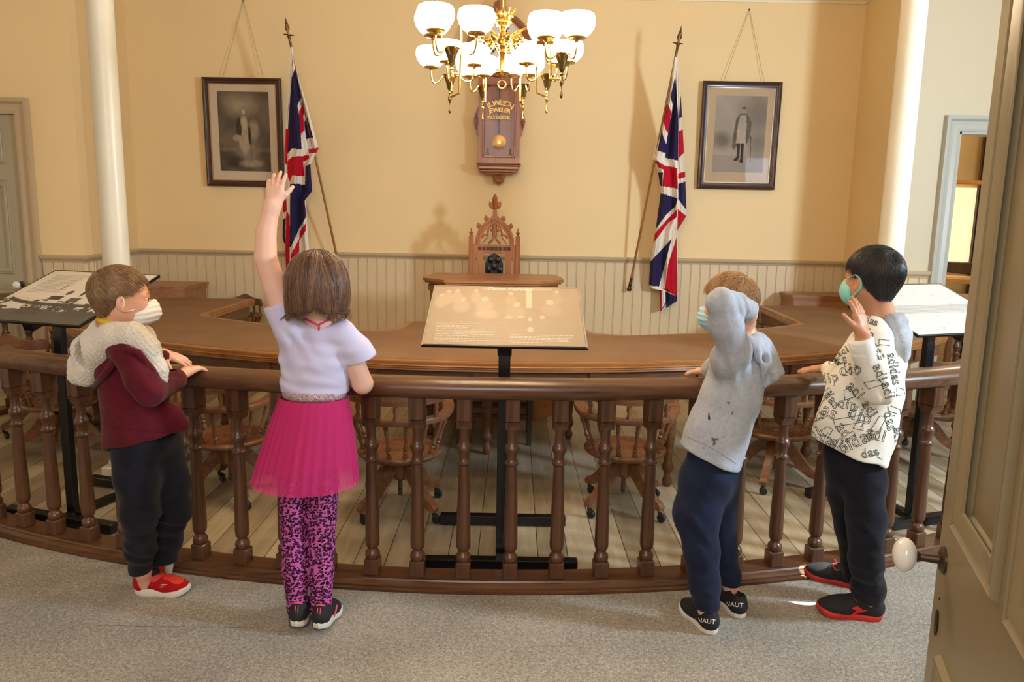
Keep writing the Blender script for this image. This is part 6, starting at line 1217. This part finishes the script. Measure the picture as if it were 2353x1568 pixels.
# ------------------------------------------------------------------ 4. dark-haired boy in the white printed hoodie
def boy_print():
    Y0 = 2.68; up = V3(.02, 0, 1); hf = V3(-.42, .91, -.02); B = SDF(); neck = J(2018, 725, 2.68); q = head(B, J(2004, 634, 2.66), hf, up, neck, .94)
    sh, el, wr = J(2012, 785, 2.57), J(2018, 895, 2.50), J(1984, 800, 2.46); shF, elF, wrF = J(1985, 790, 2.82), J(1930, 870, 2.93), J(1900, 846, 3.02)
    B.chain([neck, J(2005, 800, Y0), J(1985, 930, Y0), J(1965, 1040, Y0)], [.045, .055, .055, .05], .05, V3(0, 1, 0), .8); B.chain([sh, el, wr], [.026, .026, .025], .02)
    wh = J(1982, 768, 2.455); B.cap(wr, wh, .027, .024, .02); hand(B, wh, J(1971, 700, 2.47) - wh, V3(.55, -.75, 0), V3(-.85, -.5, 0), 1.0, (.12, .10, .12, .16), (.10, .02, -.05, -.12), (.7, .75), .1)
    B.chain([shF, elF, wrF], [.036, .032, .022], .02); hand(B, wrF, J(1868, 848, 3.05) - wrF, V3(0, -.1, 1), V3(0, 1, .1), .95, (.08, .1, .12, .15), (.1, .03, -.06, -.14), (.8, .6))
    B.chain([J(1978, 1050, 2.66), J(1990, 1190, 2.64), J(1998, 1390, 2.70)], [.035, .035, .026], .02); B.chain([J(1950, 1060, 2.72), J(1952, 1190, 2.78), J(1966, 1330, 2.85)], [.035, .035, .026], .02)
    o = B.mesh('person', .0027, SKIN_C, None, gz(1970, 1400)); tagit(o, 'dark-haired boy in white hoodie with outlined lettering, holding up one hand', 'person')
    short_hair(o, q, hf, up, .94, hair_mat('black_brown_hair', '1d1614', '0b0808', '3c3434'), [(-.12, -.092), (-.06, -.09), (-.036, -.055), (-.022, -.008), (.010, .0), (.026, .012), (.05, .030), (.066, .040), (.085, .036), (.11, .03)], 8, .014, 5600, (.02, .034), (-.06, 0, .07), .0, .04, .1)
    fw, rw, uw = frame_of(hf, up); S_ = SDF(); S_.ell(q(.052, 0, -.062), (.066, .064, .060), [fw, rw, uw], .01); S_.cap(q(.10, 0, -.045), q(.10, 0, -.075), .018, .02, .03); S_.cut(planecut(q(.040, 0, -.06), -fw), .003); S_.cut(planecut(q(.10, 0, -.016), uw * .93 - fw * .15), .004)
    AQ = base('mask_aqua', '86cfc9', .7); mk = S_.mesh('face_mask', .003, AQ, o); m_ = M(); L = q(0, 0, 0); s = -1
    m_.tube(smooth([q(.045, s * .060, -.012), q(.02, s * .074, -.006), q(-.006, s * .088, .002), q(-.026, s * .084, -.016), q(-.024, s * .083, -.045), q(.0, s * .080, -.066), q(.03, s * .064, -.085), q(.045, s * .055, -.09)], 4), list(np.interp(np.linspace(0, 7, 29), range(8), [.011, .010, .008, .008, .008, .009, .011, .012])), 8, flat=.3); m_.build('ear_loop', AQ, mk, smooth=180)
    WH = fabric('white_cotton', 'e6e4db', 'dddbd0', 300, .9, .12, .05, 30); ax = V3(0, 1, 0); S_ = SDF()
    S_.chain([J(2018, 790, Y0), J(2008, 830, Y0), J(1990, 900, Y0), J(1965, 980, Y0), J(1948, 1040, Y0)], [.085, .108, .128, .140, .146], .03, ax, .78); S_.cap(J(2005, 765, 2.62), J(2020, 770, 2.76), .058, .056, .05); S_.chain([sh, J(2022, 845, 2.53), el], [.058, .056, .054], .025); S_.chain([el, J(2000, 850, 2.48), J(1985, 812, 2.462)], [.054, .047, .039], .012); S_.chain([shF, elF, J(1906, 850, 3.0)], [.056, .05, .034], .02)
    S_.cut(hem((1855, 1003), (2030, 1068), Y0), .008); S_.disp(local_fold(J(2015, 880, 2.5), .07, .005, (110, 0, 60))); S_.disp(folds((.0035, 38, 8, -14, 0), (.0015, 70, 10, 20, 1))); hd = S_.mesh('hoodie', .0045, WH, o)
    m_ = M(); m_.tube([J(1988, 822, 2.465), J(1982, 800, 2.46), J(1978, 782, 2.455), J(1977.5, 780, 2.455)], [.040, .039, .0385, .031], 26); m_.build('cuff', base('white_rib', 'dcdcd8', .9), hd, smooth=60); m_ = M(); m_.tube([J(1912, 852, 2.99), J(1898, 848, 3.012), J(1896, 848, 3.014)], [.034, .033, .026], 20); m_.build('cuff', MATS['white_rib'], hd, smooth=60)
    GR_ = fabric('grey_hood_lining', 'b9bcc2', 'a2a6ad', 240, .9, .2, .1, 60); S_ = SDF(); S_.chain([J(2030, 722, 2.66), J(2058, 742, 2.63), J(2070, 785, 2.62), J(2070, 818, 2.64)], [.020, .034, .034, .030], .02); S_.chain([J(2040, 730, 2.74), J(2066, 770, 2.74), J(2068, 815, 2.72)], [.03, .04, .034], .03); S_.ell(J(2015, 700, 2.68), (.055, .07, .04), None, .01, '-'); S_.disp(local_fold(J(2066, 780, 2.6), .09, .005, (90, 0, 50))); S_.disp(folds((.0018, 90, 0, 40, 0))); S_.mesh('hood', .004, GR_, hd)
    m_ = M(); m_.tube([J(2028, 712, 2.70), J(2042, 716, 2.69), J(2058, 722, 2.71)], [.010, .013, .006], 10); m_.build('shirt_collar', MATS['yellow_cotton'], o, smooth=180)
    tr = bvh(hd); rg = random.Random(12); LN = []; cuts = [outlines('adidas', 1), outlines('adi', 1), outlines('das', 1), outlines('dip', 1)]
    def place(Ls, x, y, size, ang):
        c, s = cos(ang), sin(ang)
        for L in Ls: LN.append([(x + (u * c + v * s) * size, y + (u * s - v * c) * size) for u, v in L])
    TRAP = [[(0, 0), (.5, 0), (.85, .9), (.45, .9), (0, 0)], [(0, 0), (.3, -.25), (1.5, .9), (1.2, 1.15), (0, 0)], [(0, 0), (.8, 0), (.62, .75), (.18, .62), (0, 0)]]
    for (x, y, sz, an, kd) in [(1925, 838, 34, -.1, 2), (1880, 905, 40, .75, 1), (1868, 942, 44, .45, 0), (1958, 905, 36, .8, 1), (1875, 968, 40, -.35, 2), (1870, 1010, 38, -.5, 1), (1955, 862, 42, -.12, 3), (2010, 812, 32, 1.0, 2), (1972, 968, 46, .35, 3), (1932, 1000, 40, .95, 1), (1965, 1030, 46, -.45, 0), (2010, 1010, 40, .25, 1), (1990, 770, 26, .55, 3), (2030, 900, 34, 1.3, 1), (2035, 970, 34, 1.35, 2), (1925, 1030, 34, .6, 3), (2000, 745, 24, .35, 2), (2012, 860, 34, 1.2, 1), (1908, 880, 34, -.25, 3), (2045, 850, 30, 1.4, 0), (1945, 940, 36, .2, 3), (1990, 945, 34, 1.0, 1), (1905, 925, 32, .9, 2), (1900, 1020, 34, .5, 2), (2000, 1050, 30, -.2, 2), (1940, 815, 24, -.5, 1), (2055, 1000, 28, 1.5, 1), (1965, 800, 22, .8, 2)]: place(cuts[kd], x, y, sz, an)
    for (x, y, sz, an, kd) in [(1940, 920, 34, -.3, 2), (1915, 965, 42, .6, 1), (1985, 880, 36, .9, 0), (1960, 985, 30, .2, 2), (2000, 990, 40, .1, 0), (1885, 990, 30, .8, 2), (2020, 1040, 30, 1.2, 1), (2040, 930, 30, 1.5, 0), (2020, 780, 30, .9, 1), (1945, 855, 24, .4, 0), (2060, 890, 26, 1.6, 2)]: place([TRAP[kd]], x, y, sz, an)
    dn = lambda L: [(a[0] + (b[0] - a[0]) * t / 4, a[1] + (b[1] - a[1]) * t / 4) for a, b in zip(L[:-1], L[1:]) for t in range(4)] + [L[-1]]
    LN = [dn(L) if len(L) < 8 else L for L in LN]; LN = [[p for p in L] for L in LN]
    decal_lines(tr, LN, .0011, 'outlined_lettering', base('dark_green_print', '27332f', .8), hd, .0006, 4)
    shoe_text(hd, None, tr, 'as', 1914, 824, 26, R(65), base('black_print', '101212', .7), 'chest_print')
    S_ = SDF(); S_.chain([J(1978, 1045, 2.71), J(1986, 1110, 2.67), J(1992, 1200, 2.64), J(1990, 1290, 2.66), J(1994, 1350, 2.69), J(1996, 1375, 2.70)], [.078, .074, .066, .060, .056, .050], .03); S_.chain([J(1948, 1045, 2.70), J(1946, 1130, 2.76), J(1958, 1215, 2.79), J(1966, 1290, 2.83), J(1966, 1318, 2.84)], [.085, .070, .058, .05, .046], .02)
    S_.disp(local_fold(J(1985, 1345, 2.6), .08, .006, (30, 0, 120))); S_.disp(local_fold(J(1990, 1200, 2.6), .1, .004, (50, 0, 60))); S_.disp(folds((.003, 34, 10, 16, 0))); S_.cut(planecut(J(1990, 1388, 2.68), V3(0, 0, -1)), .008); S_.mesh('trousers', .0045, NAVY, o)
    RS = base('red_rubber', 'b8261c', .5); RL = base('red_laces', 'd01b20', .7)
    for hp, tp, lb in (((2026, 1424), (1876, 1408), 'black and red lace-up shoe, near foot'), ((1975, 1352), (1850, 1322), 'black and red lace-up shoe, far foot')):
        H, T_ = gz(*hp), gz(*tp); s1, TM, sub = shoe(o, H, T_, V3(0, 0, 1), min(.245, float(np.linalg.norm(T_ - H)) + .005), BLK, RS, 'cleat', lb, RL); tr = bvh(s1)
        dx, dy = hp[0] - 2028, hp[1] - 1424
        em = [[(1958, 1398), (1972, 1393), (1985, 1402), (1998, 1402), (1985, 1407), (1975, 1408), (1968, 1412), (1958, 1412), (1970, 1404), (1958, 1398)]]
        decal_fill(tr, [(x + dx, y + dy) for x, y in em[0][:-1]], [list(range(9))], 'side_emblem', RL, s1)
        m_ = M(); P = [(.044 + .034 * cos(a), .0245 * sin(a), .072 + .010 * cos(2 * a) + .010 * cos(a)) for a in np.linspace(0, 2 * pi, 40)]; m_.tube(P, .003, 6); sub(m_, 'collar_piping', RS, 180)
boy_print()
